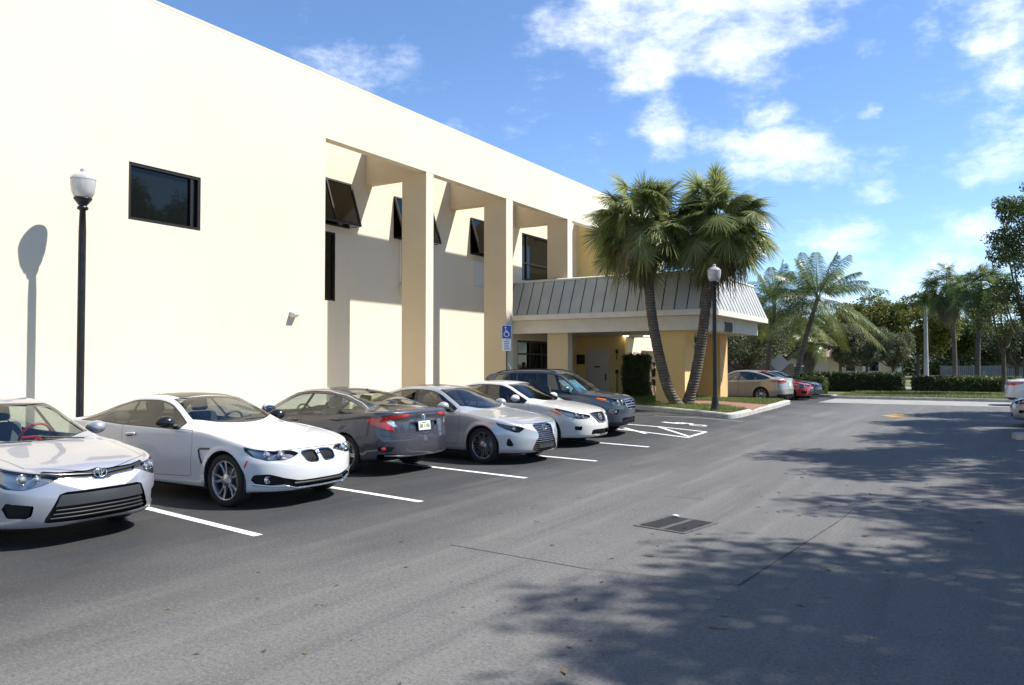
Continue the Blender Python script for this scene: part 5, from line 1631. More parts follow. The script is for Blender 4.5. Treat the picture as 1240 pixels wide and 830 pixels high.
# ------------------------------------------------------------------ small dark SUV
def suv(paint_=None):
    def pre(I):
        sh = I['sh']; S_, Y_, Z_ = I['S'], I['Y'], I['Z']
        head = [(.37, .90), (.45, .915), (.70, .935), (.92, .985), (1.02, .99), (1.0, .93), (.86, .83), (.66, .775), (.44, .765), (.37, .80)]
        sh.region('head', lambda V: AND(psdf(front_q(I, V), Z_(V), head), S_(V) - .9), ('body',), band='gap', bw=.005)
        gr = [(-.1, .905), (.33, .90), (.385, .85), (.385, .80), (.30, .69), (-.1, .685)]
        sh.region('grill', lambda V: AND(psdf(Y_(V), Z_(V), gr), S_(V) - .6), ('body',), band='chrome', bw=.014)
        fog = [(.60, .67), (.86, .70), (.90, .62), (.84, .565), (.66, .56)]
        sh.region('fog', lambda V: AND(psdf(front_q(I, V), Z_(V), fog), S_(V) - .7), ('body',), band='gap', bw=.008)
        low = [(-.1, .47), (.50, .47), (.56, .44), (.52, .34), (-.1, .33)]
        sh.region('lowgrille', lambda V: AND(psdf(Y_(V), Z_(V), low), S_(V) - .6), ('body', 'clad'))
    def clad(s, y, z):
        a = np.minimum(np.hypot(s - .84, z - .345), np.hypot(s - 3.36, z - .345)) - .435
        return np.minimum(AND(a, .5 - y), z - .37)
    def extra(I):
        car = I['car']; sh = I['sh']
        lamp_part(I, 'head', 'headlight', car, .05, None, [(.48, .85, .055), (.62, .855, .055)])
        for o in [k for k in kids(car) if k.name.startswith('headlight')]:
            sd = 1 if sum(v.co.y for v in o.data.vertices) > 0 else -1
            m = MB(); q = [surf(I, 'side', a, b, sd) for a, b in ((.42, .90), (.52, .92), (.66, .955))]
            m.tube([p - n * .01 for p, n in q], [.045, .04, .015], 8); m.build('turn_signal', MT['amber'], o)
        lamp_part(I, 'fog', 'fog_light', car, .04, None, [(.70, .62, .045)])
        g = grille_part(I, 'grill', 'grille', car, .04)
        for z, w in ((.865, .36), (.80, .375), (.74, .33)):
            surf_tube(I, 'front', [(-w, z), (-w / 2, z), (0, z), (w / 2, z), (w, z)], .020, MT['chrome'], 'grille_bar', g, lift=-.004, fine=3)
        grille_part(I, 'lowgrille', 'lower_grille', car, .04)
        p, n = surf(I, 'front', 0, .81); m = MB(); c = p + Vector((.02, 0, 0))
        m.torus(c, (1, 0, .1), .075, .006, 30, 6, 1, 1, .42); m.ball(c - Vector((.004, 0, 0)), .008, .074, .031, 20, 8, 0)
        m.build('badge', [MT['blue'], MT['chrome']], car)
        for sd in (1, -1):
            rl = []
            for s in np.linspace(1.85, 3.55, 9):
                q, n = surf(I, 'top', s, sd * .545); rl.append(q + Vector((0, 0, .035 if 1.9 < s < 3.5 else 0)))
            m = MB(); m.tube(rl, .014, 6); m.build('roof_rail', MT['rubber'], car)
        # the pleated foil sunshade standing behind the screen
        m = MB(); vs = []
        nn = 40
        for i in range(nn + 1):
            y = -.62 + 1.24 * i / nn; o = .03 * (1 if i % 2 else -1)
            for t in (0, .5, 1): 
                s = 1.03 + .17 + (.40) * t + .30 * y * y
                vs.append((I['h2'] - s - .05 + o * .5, y * (1 - .12 * t), 1.035 + .34 * t + o * .3))
        m.add(vs, [(3 * i + k, 3 * i + 3 + k, 3 * i + 4 + k, 3 * i + 1 + k) for i in range(nn) for k in (0, 1)], 0)
        m.build('sunshade', MT['sunshade'], car)
        m = MB(); q, n = surf(I, 'top', 3.35, 0); m.tube([q, q + Vector((-.16, 0, .22))], [.008, .004], 6); m.build('antenna', MT['rubber'], car)
    sp = dict(L=4.10, W=.885, fo=.84, wb=2.52, rw=.345, paint=paint_ or MT['p_blue'], rim=MT['rim_silver'], rim_style='five', floor=.27,
        top=[(0, .90), (.10, .955), (.35, 1.02), (.75, 1.075), (1.0, 1.11), (1.2, 1.24), (1.45, 1.42), (1.7, 1.57), (1.95, 1.63), (2.4, 1.655), (3.0, 1.65), (3.5, 1.61), (3.75, 1.56), (3.88, 1.46), (4.0, 1.25), (4.10, 1.05)],
        belt=[(0, .86), (.4, .965), (.9, 1.03), (1.1, 1.05), (2.0, 1.06), (3.0, 1.09), (3.6, 1.13), (4.10, 1.0)],
        rail=[(0, .68), (.5, .735), (.95, .755), (1.15, .735), (1.45, .665), (1.75, .605), (2.2, .585), (3.0, .58), (3.6, .58), (4.10, .60)],
        crown=[(0, .03), (.7, .035), (1.0, .05), (1.2, .08), (1.5, .085), (1.8, .065), (2.5, .06), (3.5, .06), (4.10, .04)],
        plan=[(0, .96), (.4, .985), (.84, 1.0), (1.5, .98), (2.4, .985), (3.3, 1.0), (3.8, .98), (4.10, .95)],
        front=(.60, .20, 2.5, 2.6, .58), rear=(.45, .2, 3.2, 3.2, .7), zm=.66, bottom=[(0, .27), (.8, .22), (3.3, .22), (4.1, .30)],
        fprof=[(.2, -.06), (.35, .0), (.6, .01), (.8, .005), (.95, -.01), (1.1, 0)],
        sidewin=dict(f0=1.36, f1=1.22, r0=3.62, r1=3.52, pillars=[(2.28, .045, .12), (3.12, .03, .1)]), glass=MT['glass'],
        ws=(1.0, 1.67, .5, .2, .05), rs=(4.0, 3.80, .1, .1, .06), hood=(.10, .97, .60, .74, .5, .9), clad=clad,
        doors=[[(1.22, 1.3), (1.20, .85), (1.26, .40), (2.18, .38), (2.22, .8), (2.20, 1.3)], [(2.22, 1.3), (2.24, .8), (2.20, .38), (2.82, .39), (2.98, .62), (3.15, .82), (3.18, 1.3)]],
        handles=[(2.06, .97), (3.0, 1.0)], mirror=(1.42, 1.16), cabin=(1.25, 2.35, 3.15, .62), dash_z=1.03, rear_back=.6, pre=[pre], extra=[extra])
    return make_car(sp, 'parked_car', 'x')

# ------------------------------------------------------------------ beige fastback saloon (seen from its side and tail)
def fusion(paint_=None):
    def pre(I):
        sh = I['sh']; Z_ = I['Z']; S_ = I['S']; L = I['L']
        C = [(.36, .965), (.62, .985), (.98, 1.0), (1.10, .985), (1.0, .92), (.80, .865), (.55, .865), (.40, .885)]
        sh.region('tail', lambda V: AND(psdf(rear_q(I, V), Z_(V), C), L - S_(V) - .8), ('body',), band='gap', bw=.005)
        sh.region('diff', lambda V: AND(Z_(V) - .36, L - S_(V) - .35), ('body',))
        head = [(.40, .68), (.52, .71), (.80, .745), (1.08, .80), (1.0, .73), (.86, .67), (.66, .635), (.45, .645)]
        sh.region('head', lambda V: AND(psdf(front_q(I, V), Z_(V), head), S_(V) - .9), ('body',), band='gap', bw=.005)
        gr = [(-.1, .65), (.30, .64), (.34, .58), (.26, .42), (-.1, .40)]
        sh.region('grill', lambda V: AND(psdf(I['Y'](V), Z_(V), gr), S_(V) - .6), ('body',), band='chrome', bw=.012)
    def extra(I):
        car = I['car']; sh = I['sh']
        for sd in (1, -1):
            sh.out('tail_light', ['tail'], MT['red_lens'], car, side=sd, off=.006, walls=1)
            surf_tube(I, 'side', [(1.62, 1.05), (1.85, 1.18), (2.2, 1.345), (2.6, 1.405), (3.1, 1.395), (3.6, 1.31), (4.0, 1.19), (4.25, 1.10)], .008, MT['chrome'], 'window_trim', kids(car)[0], sd=sd, lift=.002)
        sh.out('diffuser', ['diff'], MT['plastic'], car)
        lamp_part(I, 'head', 'headlight', car, .045, None, [(.66, .69, .045)])
        grille_part(I, 'grill', 'grille', car, .04)
        plate(I, car, 'rear', .80, None)
    sp = dict(L=4.87, W=.925, fo=.95, wb=2.85, rw=.335, paint=paint_ or MT['p_beige'], rim=MT['rim_silver'], rim_style='nine',
        top=[(0, .68), (.15, .74), (.5, .84), (1.0, .93), (1.28, .975), (1.5, 1.08), (1.85, 1.25), (2.2, 1.40), (2.45, 1.46), (2.8, 1.478), (3.2, 1.46), (3.6, 1.395), (4.0, 1.28), (4.35, 1.16), (4.6, 1.11), (4.78, 1.10), (4.87, 1.05)],
        belt=[(0, .65), (.4, .78), (1.0, .88), (1.3, .93), (2.1, .96), (3.1, .985), (3.8, 1.02), (4.3, 1.055), (4.87, 1.01)],
        rail=[(0, .70), (.6, .74), (1.25, .765), (1.7, .675), (2.2, .60), (2.7, .575), (3.2, .57), (3.7, .605), (4.2, .68), (4.87, .71)],
        crown=[(0, .03), (1.0, .04), (1.4, .075), (1.8, .09), (2.3, .065), (3.0, .06), (3.6, .075), (4.0, .07), (4.4, .04), (4.87, .02)],
        plan=[(0, .955), (.5, .98), (.95, .99), (1.6, .97), (2.7, .98), (3.8, 1.0), (4.3, .98), (4.87, .94)],
        front=(.62, .22, 2.4, 2.4, .46), rear=(.5, .16, 2.9, 3.2, .62),
        rprof=[(.2, .05), (.35, .0), (.6, -.01), (.75, .02), (.9, .04), (1.0, .02), (1.1, .0)],
        sidewin=dict(f0=1.60, f1=1.46, r0=4.22, r1=3.80, trim=.012, pillars=[(2.70, .04, .25), (3.65, .018, .35)]),
        ws=(1.30, 2.18, .58, .24, .05), rs=(4.38, 3.56, .32, .15, .06), hood=(.12, 1.24, .6, .745, .5), boot=(4.44, .62, .52, .68),
        doors=[[(1.50, 1.2), (1.47, .75), (1.50, .34), (2.66, .31), (2.71, .7), (2.67, 1.2)], [(2.71, 1.2), (2.73, .7), (2.68, .31), (3.40, .32), (3.55, .55), (3.77, .75), (3.82, 1.2)]],
        handles=[(2.52, .89), (3.62, .92)], mirror=(1.76, 1.06), cabin=(1.5, 2.75, 3.65, .5), dash_z=.93, pre=[pre], extra=[extra])
    return make_car(sp, 'parked_car', 'x')

# ================================================================== plants
MT['palm_green'] = leaf_mat('palm_leaf', (.14, .18, .052), (.26, .30, .105), (.42, .43, .25), .55, .9, .30)
MT['coco_leaf'] = leaf_mat('coconut_leaf', (.07, .11, .027), (.14, .19, .05), (.26, .29, .12), .4, .9, .32)
MT['palm_dead'] = leaf_mat('dead_palm_leaf', (.13, .10, .05), (.23, .18, .09), (.30, .25, .14), .25, 1.)
MT['palm_trunk'] = noisy('palm_trunk', (.115, .095, .075), (.215, .185, .15), 5., .95, .7, 28, .03)
t = NT(MT['palm_trunk']); wv_ = t.n('ShaderNodeTexWave', bands_direction='Z'); wv_.inputs['Scale'].default_value = 3.4; wv_.inputs['Distortion'].default_value = 3.; wv_.inputs['Detail'].default_value = 3
t.l(t.tc.outputs['Object'], wv_.inputs['Vector']); nz_ = t.noise(7., 5)
t.col(t.mix(t.maprange(wv_.outputs['Fac'], .2, .8, 0, .6), t.ramp(nz_, [(.3, (.10, .082, .064)), (.7, (.215, .185, .15))]), (.07, .056, .044)))
t.bump(t.math('ADD', wv_.outputs['Fac'], t.math('MULTIPLY', t.noise(28., 4), .8)), .8, .03)
MT['bark'] = noisy('bark', (.07, .055, .042), (.15, .125, .10), 6., .95, .7, 22, .03)
MT['leaf_dark'] = leaf_mat('dark_leaf', (.018, .032, .009), (.040, .062, .016), (.07, .09, .025), .3, .5)
MT['leaf_mid'] = leaf_mat('mid_leaf', (.045, .07, .016), (.10, .135, .033), (.16, .19, .055), .4, .5)
MT['leaf_yellow'] = leaf_mat('yellowing_leaf', (.085, .105, .022), (.19, .205, .04), (.30, .26, .05), .45, .35)
MT['leaf_grey'] = leaf_mat('feathery_leaf', (.09, .105, .05), (.16, .175, .09), (.23, .23, .13), .45, .6)
MT['hedge'] = leaf_mat('hedge_leaf', (.020, .035, .010), (.045, .07, .018), (.08, .11, .03), .3, 1.5)

def trunk_mesh(pts, r0, r1, m, parent, name='trunk', rings=True, n=12):
    P = smooth3(pts); k = len(P)
    rr = []
    for i in range(k):
        q = i / (k - 1); r = r0 + (r1 - r0) * q
        if i == 0: r *= 1.35
        elif q < .08: r *= 1.12
        rr.append(r * (1 + (.05 if rings and i % 2 else -.0)))
    mb = MB(); mb.tube(P, rr, n)
    return mb.build(name, m, parent)
def smooth3(pts, n=7):
    P = [Vector(p) for p in pts]; out = []
    for i in range(len(P) - 1):
        p0 = P[max(i - 1, 0)]; p1 = P[i]; p2 = P[i + 1]; p3 = P[min(i + 2, len(P) - 1)]
        for k in range(n):
            q = k / n
            out.append(.5 * ((2 * p1) + (p2 - p0) * q + (2 * p0 - 5 * p1 + 4 * p2 - p3) * q * q + (3 * p1 - p0 - 3 * p2 + p3) * q ** 3))
    out.append(P[-1]); return out

def fan_leaves(n, el0, el1, pet, rad, droop, nb=26, w=.05, spread=115, flop=.0):
    """fan palm leaves: a petiole and a fan of drooping segments; arrays of vertices and quads"""
    Vs = []; Fs = []; b = 0
    for i in range(n):
        az = i * 2.399963 + rng.uniform(-.45, .45)
        q_ = (i + .5) / n; el = math.asin(max(-1, min(1, math.sin(R(el0)) + (math.sin(R(el1)) - math.sin(R(el0))) * q_))) + R(rng.normal(0, 20))
        L = pet * rng.uniform(.45, 1.15); rd = rad * rng.uniform(.7, 1.2)
        d = np.array([math.cos(az) * math.cos(el), math.sin(az) * math.cos(el), math.sin(el)])
        side = np.array([-math.sin(az), math.cos(az), 0]); nrm = np.cross(d, side)
        # petiole, bending under its weight
        ts = np.linspace(0, 1, 5); P = d * (L * ts)[:, None]; P[:, 2] -= droop * .35 * L * ts ** 2 * math.cos(el)
        for k in range(4):
            s = side * (.022 - .003 * k)
            Vs += [P[k] - s, P[k] + s, P[k + 1] + s, P[k + 1] - s]; Fs.append((b, b + 1, b + 2, b + 3)); b += 4
        tip = P[-1]; d2 = P[-1] - P[-2]; d2 /= np.linalg.norm(d2); n2 = np.cross(d2, side)
        # every fan is turned a little its own way
        tw = rng.normal(0, .6); side2 = side * math.cos(tw) + n2 * math.sin(tw); n2 = np.cross(d2, side2)
        ti = -abs(rng.normal(.25, .45)); d2 = d2 * math.cos(ti) + n2 * math.sin(ti) * (1 if n2[2] > 0 else -1); d2 /= np.linalg.norm(d2); n2 = np.cross(d2, side2)
        for q in range(nb):
            a = R(spread) * (2 * (q + .5) / nb - 1) + rng.uniform(-.03, .03)
            base = tip + d2 * .12 * math.cos(a) * .6
            dd = d2 * math.cos(a) + side2 * math.sin(a) + n2 * (-.22 * abs(math.sin(a)) + rng.uniform(-.08, .08))
            dd /= np.linalg.norm(dd); ln = rd * (1 - .22 * abs(a) / R(spread)) * rng.uniform(.88, 1.08)
            wv = np.cross(dd, n2); wv /= np.linalg.norm(wv) + 1e-9
            tt = np.array([0, .35, .7, 1.]); Q = base + dd * (ln * tt)[:, None]
            Q[:, 2] -= (droop * .55 + flop) * ln * tt ** 2.2 * (rng.uniform(.7, 1.3))
            ww = np.array([.35, 1., .7, .08]) * w
            for k in range(3):
                Vs += [Q[k] - wv * ww[k], Q[k] + wv * ww[k], Q[k + 1] + wv * ww[k + 1], Q[k + 1] - wv * ww[k + 1]]
                Fs.append((b, b + 1, b + 2, b + 3)); b += 4
    return np.array(Vs), np.array(Fs)
def merge_strips(V, F):
    """weld the coincident corners so each blade is one island"""
    key = np.round(V * 2e4).astype(np.int64)
    _, idx, inv = np.unique(key, axis=0, return_index=True, return_inverse=True)
    return V[idx], inv.reshape(-1)[F]

def fan_palm(pts, crown, label, size=1.0, n=(40, 16, 22), group=None, r=(.19, .15), dead=True, nb=26, leaf=None):
    """pts: trunk line in the place; crown: height factor of the head"""
    base = Vector(pts[0]); root = empty('fan_palm', base, 0, label, 'palm', group)
    loc = [Vector(p) - base for p in pts]
    trunk_mesh(loc, r[0], r[1], MT['palm_trunk'], root)
    top = np.array(loc[-1])
    Va, Fa = fan_leaves(n[0] + n[1], 88, -46, 1.36 * size, .88 * size, .36, nb, .021 * size)
    Va, Fa = merge_strips(Va + top, Fa)
    np_mesh('crown', Va, Fa, leaf or MT['palm_green'], root, smooth=False)
    if dead:
        V3, F3 = fan_leaves(n[2], -48, -86, (.72 * size), .86 * size, .8, 18, .045 * size, 70, .4)
        V3, F3 = merge_strips(V3 + top - np.array([0, 0, .12]), F3)
        np_mesh('dead_fronds', V3, F3, MT['palm_dead'], root, smooth=False)
    return root

def frond(L, az, el, droop, nl=58, ll=.80, w=.015):
    Vs = []; Fs = []; b = 0
    d = np.array([math.cos(az) * math.cos(el), math.sin(az) * math.cos(el), math.sin(el)]); side = np.array([-math.sin(az), math.cos(az), 0.])
    ts = np.linspace(0, 1, 14); P = d * (L * ts)[:, None]; P[:, 2] -= droop * L * ts ** 2
    for k in range(13):
        s = side * (.03 * (1 - ts[k]) + .006); s2 = side * (.03 * (1 - ts[k + 1]) + .006)
        Vs += [P[k] - s, P[k] + s, P[k + 1] + s2, P[k + 1] - s2]; Fs.append((b, b + 1, b + 2, b + 3)); b += 4
    for q in range(nl):
        t = .14 + .86 * q / nl; i = min(int(t * 13), 12); f = t * 13 - i
        p = P[i] * (1 - f) + P[i + 1] * f; tg = P[i + 1] - P[i]; tg /= np.linalg.norm(tg)
        up = np.cross(tg, side)
        if up[2] < 0: up = -up
        ln = ll * math.sin(pi * (.18 + .78 * t)) ** .6 * rng.uniform(.85, 1.1)
        for sg in (-1, 1):
            dd = side * sg * .82 + tg * .55 + up * rng.uniform(-.12, .22); dd /= np.linalg.norm(dd)
            wv = tg * w
            tt = np.array([0, .4, .75, 1.]); Q = p + dd * (ln * tt)[:, None]; Q[:, 2] -= .72 * ln * tt ** 2
            ww = [.5, 1, .7, .1]
            for k in range(3):
                Vs += [Q[k] - wv * ww[k], Q[k] + wv * ww[k], Q[k + 1] + wv * ww[k + 1], Q[k + 1] - wv * ww[k + 1]]; Fs.append((b, b + 1, b + 2, b + 3)); b += 4
    return np.array(Vs), np.array(Fs)
def feather_palm(pts, label, L=3.6, n=22, yellow=3, r=(.17, .11), group=None):
    base = Vector(pts[0]); root = empty('coconut_palm', base, 0, label, 'palm', group)
    loc = [Vector(p) - base for p in pts]
    trunk_mesh(loc, r[0], r[1], MT['palm_trunk'], root)
    top = np.array(loc[-1]); Vs = []; Fs = []; b = 0; Vy = []; Fy = []; c_ = 0
    for i in range(n):
        el = R(80 - 100 * (i / (n - 1)) ** .95 + rng.uniform(-8, 8)); az = i * 2.399963 + rng.uniform(-.2, .2)
        V, F = frond(L * rng.uniform(.85, 1.08), az, el, .16 + .30 * math.cos(el) * rng.uniform(.7, 1.25))
        if i >= n - yellow: Vy.append(V + top); Fy.append(F + c_); c_ += len(V)
        else: Vs.append(V + top); Fs.append(F + b); b += len(V)
    V, F = merge_strips(np.vstack(Vs), np.vstack(Fs)); np_mesh('crown', V, F, MT['coco_leaf'], root, smooth=False)
    if Vy:
        V, F = merge_strips(np.vstack(Vy), np.vstack(Fy)); np_mesh('yellow_fronds', V, F, MT['leaf_yellow'] if yellow < 90 else MT['palm_dead'], root, smooth=False)
    return root

def leaf_cloud(blobs, per, size, flat=.35):
    """leaf-sized faces spread through blobs (x,y,z,radius); more of them near each blob's skin"""
    Ps = []; Nn = []
    for (x, y, z, r) in blobs:
        n = int(per * r * r)
        d = rng.normal(size=(n, 3)); d /= np.linalg.norm(d, axis=1, keepdims=True) + 1e-9
        q = r * (rng.uniform(.25, 1, n) ** .45) * (1 + .22 * np.sin(7 * d[:, 0] + 3 * x) * np.sin(6 * d[:, 1] + 2 * y))
        Ps.append(np.array([x, y, z]) + d * q[:, None] * np.array([1, 1, .8]))
        Nn.append(d * .7 + rng.normal(size=(n, 3)) * .6 + np.array([0, 0, flat]))
    P = np.vstack(Ps); N = np.vstack(Nn); N /= np.linalg.norm(N, axis=1, keepdims=True) + 1e-9
    n = len(P)
    a = np.cross(N, rng.normal(size=(n, 3))); a /= np.linalg.norm(a, axis=1, keepdims=True) + 1e-9; b = np.cross(N, a)
    s = size * rng.uniform(.6, 1.3, n)[:, None]
    V = np.stack([P - a * s, P - b * s * .42 + N * s * .15, P + a * s, P + b * s * .42 + N * s * .15], 1).reshape(-1, 3)
    F = np.arange(n * 4).reshape(-1, 4)
    return V, F

def tree(base, h, spread, label, leaf, name='tree', cat='tree', group=None, trunk_h=.35, r=.2, nb=34, per=190, size=.13, seed=0, lean=(0, 0), flatten=.62, blob=.34, bark=None, keep=None):
    rs = np.random.default_rng(seed)
    base = Vector(base); root = empty(name, base, 0, label, cat, group)
    th = h * trunk_h; mb = MB()
    top = Vector((lean[0] * .6, lean[1] * .6, th))
    mb.tube(smooth3([(0, 0, -.1), (lean[0] * .2, lean[1] * .2, th * .5), top]), [r * (1.4 if i == 0 else 1.05 - .3 * i / 14) for i in range(15)], 10)
    blobs = []
    ch = h - th * .85
    for i in range(nb):
        for _ in range(40):
            u = rs.normal(size=3); u /= np.linalg.norm(u); q = rs.uniform(.35, 1) ** .5
            bx, by, bz = lean[0] + u[0] * spread * q * .78, lean[1] + u[1] * spread * q * .78, th * .85 + ch * (.5 + u[2] * .42 * q)
            if keep is None or keep(base.x + bx, base.y + by, bz): break
        rad = spread * blob * rs.uniform(.55, 1.15)
        blobs.append((bx, by, bz, rad))
    for (bx, by, bz, rad) in blobs[:14]:
        mid = top * .5 + Vector((bx, by, bz)) * .5 + Vector((0, 0, -.1 * h)); mb.tube(smooth3([top - Vector((0, 0, th * .12)), mid, Vector((bx, by, bz))], 4), [r * .55 * (1 - .85 * i / 8) for i in range(9)], 6)
    mb.build('trunk', bark or MT['bark'], root)
    V, F = leaf_cloud(blobs, per, size)
    np_mesh('crown', V, F, leaf, root, smooth=False)
    return root

def hedge(x0, x1, y0, y1, z0, z1, label, m, per=900, size=.05, name='hedge', rz=0., wob=.06):
    """clipped hedge: leaves over a woody core"""
    cx_, cy_ = (x0 + x1) / 2, (y0 + y1) / 2
    root = empty(name, (cx_, cy_, z0), rz, label, 'hedge')
    hx, hy, hz = (x1 - x0) / 2, (y1 - y0) / 2, z1 - z0
    MB().box(-hx + .09, hx - .09, -hy + .09, hy - .09, 0, hz - .1).build('branches', MT['leaf_dark'], root)
    A = [(2 * hx * hz, 1), (2 * hx * hz, 2), (2 * hy * hz, 3), (2 * hy * hz, 4), (4 * hx * hy, 5)]
    Ps = []; Ns = []
    for a, k in A:
        n = int(a * per); u = rng.uniform(-1, 1, n); v = rng.uniform(0, 1, n); o = rng.normal(0, wob, n) - .02
        o += .05 * np.sin(u * hx * 5) * np.sin(v * 9)
        if k < 3: P = np.stack([u * hx, np.full(n, (-1 if k == 1 else 1) * hy) + (-o if k == 1 else o), v * hz], -1); N = np.tile([0, -1. if k == 1 else 1., .3], (n, 1))
        elif k < 5: P = np.stack([np.full(n, (-1 if k == 3 else 1) * hx) + (-o if k == 3 else o), u * hy, v * hz], -1); N = np.tile([-1. if k == 3 else 1., 0, .3], (n, 1))
        else: P = np.stack([u * hx, (2 * v - 1) * hy, hz + o], -1); N = np.tile([0, 0, 1.], (n, 1))
        Ps.append(P); Ns.append(N)
    P = np.vstack(Ps); N = np.vstack(Ns) + rng.normal(size=P.shape) * .6; N /= np.linalg.norm(N, axis=1, keepdims=True)
    n = len(P); a = np.cross(N, rng.normal(size=(n, 3))); a /= np.linalg.norm(a, axis=1, keepdims=True); b = np.cross(N, a); s = size * rng.uniform(.6, 1.4, n)[:, None]
    V = np.stack([P - a * s, P - b * s * .5, P + a * s, P + b * s * .5], 1).reshape(-1, 3)
    np_mesh('foliage', V, np.arange(n * 4).reshape(-1, 4), m, root, smooth=False)
    return root

# two fan palms in front of the canopy
pb = at_ground(820, 491, .15); 
dep = (pb - Vector((0, 0, CAM_H))).dot(_cm @ Vector((0, 0, -1)))
def trunk_line(pix, depth, dz=0):
    return [at_d(px, py, depth + dd) for px, py, dd in pix]
TL = trunk_line([(821, 492, 0), (808, 468, 0), (797, 425, 0), (789, 380, 0), (784, 330, 0), (776, 272, 0)], dep)
TR = trunk_line([(832, 491, .25), (842, 455, .25), (850, 410, .25), (855, 370, .25), (861, 330, .25), (868, 272, .25)], dep)
TL[0].z = G(TL[0].x, TL[0].y) + .1; TR[0].z = G(TR[0].x, TR[0].y) + .1
fan_palm(TL, 1, 'tall fan palm leaning left in front of the canopy, shaggy crown over the roof edge', 1.03, (76, 36, 22), nb=46)
fan_palm(TR, 1, 'tall fan palm leaning right beside the black lamp post, shaggy round crown', 1.05, (78, 36, 18), nb=46)
# feather palms behind the canopy
D = 44
feather_palm(trunk_line([(962, 470, 0), (968, 440, 0), (977, 405, 0), (990, 362, 0)], D), 'coconut palm with long arching fronds and a leaning trunk beyond the beige car', 4.0, 36, 4)
feather_palm(trunk_line([(928, 470, 0), (932, 420, 0), (938, 370, 0)], 47), 'dark coconut palm half hidden behind the canopy corner', 3.4, 30, 4)
fan_palm(trunk_line([(978, 470, 0), (980, 440, 0), (983, 415, 0)], 50), 1, 'short thick fan palm behind the coconut palm trunk', .7, (22, 12, 14), r=(.34, .3))
# pair of fan palms at the right
fan_palm(trunk_line([(1156, 473, 0), (1156, 430, 0), (1153, 385, 0), (1146, 352, 0)], 54), 1, 'left fan palm of the pair on the far verge, pale crown and slim trunk', 1.1, (60, 24, 14), r=(.16, .13), nb=24, leaf=MT['coco_leaf'])
fan_palm(trunk_line([(1184, 477, 0), (1184, 430, 0), (1186, 385, 0), (1188, 350, 0)], 49), 1, 'right fan palm of the far verge pair, with a brown skirt of dead fronds', 1.02, (60, 24, 30), r=(.16, .13), nb=24, leaf=MT['coco_leaf'])
# background trees
def T(px, py, depth, h, spread, label, leaf, **kw):
    p = at_d(px, py, depth); return tree((p.x, p.y, 0), h, spread, label, leaf, **kw)
kw = dict(per=150, size=.17)
T(1060, 460, 92, 9.2, 5.2, 'round dark green tree with yellowing top left of the white pole', MT['leaf_yellow'], seed=1, per=230, size=.2, nb=40)
T(1112, 460, 86, 9.4, 4.6, 'dense tree with yellow green leaves right behind the white pole', MT['leaf_yellow'], seed=2, per=230, size=.2, nb=40)
T(1160, 460, 90, 7.6, 4.2, 'dark rounded tree behind the pair of fan palms', MT['leaf_mid'], seed=3, per=230, size=.2, nb=34)
T(1010, 460, 100, 8.0, 4.6, 'dark tree far behind the coconut palm', MT['leaf_mid'], seed=4, per=110, size=.24)
T(1050, 478, 54, 4.9, 2.3, 'feathery grey green tree standing in the long hedge', MT['leaf_grey'], seed=5, per=1500, size=.085, r=.10, trunk_h=.38, blob=.3, nb=30)
T(1018, 470, 62, 4.9, 2.2, 'feathery pale tree left of the hedge with its stem forked', MT['leaf_grey'], seed=6, per=1400, size=.09, r=.13, trunk_h=.38, nb=28)
T(1082, 470, 64, 4.7, 2.1, 'small feathery tree at the right end of the hedge', MT['leaf_grey'], seed=7, per=1400, size=.09, r=.13, trunk_h=.38, nb=26)
T(905, 470, 58, 6.0, 3.4, 'pale feathery tree seen under the canopy beyond the beige car', MT['leaf_grey'], seed=8, per=520, size=.10, r=.2, trunk_h=.25, nb=34)
T(860, 470, 62, 6.5, 3.6, 'broad tree seen between the canopy columns', MT['leaf_mid'], seed=9, per=420, size=.13, r=.2, trunk_h=.22, nb=34)
T(948, 470, 66, 6.8, 3.2, 'leafy tree behind the leaning coconut palm', MT['leaf_mid'], seed=10, per=420, size=.13, nb=34)
T(1000, 470, 78, 6.0, 3.4, 'broad low tree behind the hedge and the peach house', MT['leaf_dark'], seed=16, per=300, size=.16, nb=34, trunk_h=.2)
T(1232, 475, 60, 5.2, 2.8, 'small dark tree beyond the silver car at the right edge', MT['leaf_dark'], seed=11, per=400, size=.12, nb=26)
T(1205, 470, 95, 6.2, 4.0, 'distant dark tree behind the fence at the right', MT['leaf_dark'], seed=12, per=110, size=.22)
# trees along the right of the lot; their crowns shade the lane
out = lambda x, y, z: x > .9 + .045 * y
def lot_tree(x, y, h, spread, label, seed, keepf=out, leaf=MT['leaf_mid'], **kw):
    return tree((x, y, 0), h, spread, label, leaf, group=None, seed=seed, r=.22, trunk_h=.34, nb=kw.pop('nb', 60), per=kw.pop('per', 480), size=.12, keep=keepf, blob=kw.pop('blob', .27), **kw)
for k_, (x_, y_, h_, sp__, lb_) in enumerate([
        (7.7, 4.6, 10.4, 3.7, 'leafy shade tree beside the lane nearest the camera'),
        (6.0, 9.2, 11.0, 3.9, 'leafy shade tree beside the lane, second from the camera'),
        (6.4, 14.2, 10.2, 3.9, 'leafy shade tree beside the lane, third from the camera'),
        (5.0, 19.3, 10.8, 3.9, 'leafy shade tree beside the lane just before the kerb island'),
        (5.6, 24.2, 10.2, 3.8, 'leafy shade tree beside the silver saloon at the right edge'),
        (5.2, 29.0, 10.6, 3.8, 'leafy shade tree beside the pale saloon at the right edge'),
        (5.2, 34.2, 9.6, 3.6, 'leafy shade tree at the far end of the right row')]):
    lot_tree(x_, y_, h_, sp__, lb_, 41 + k_)
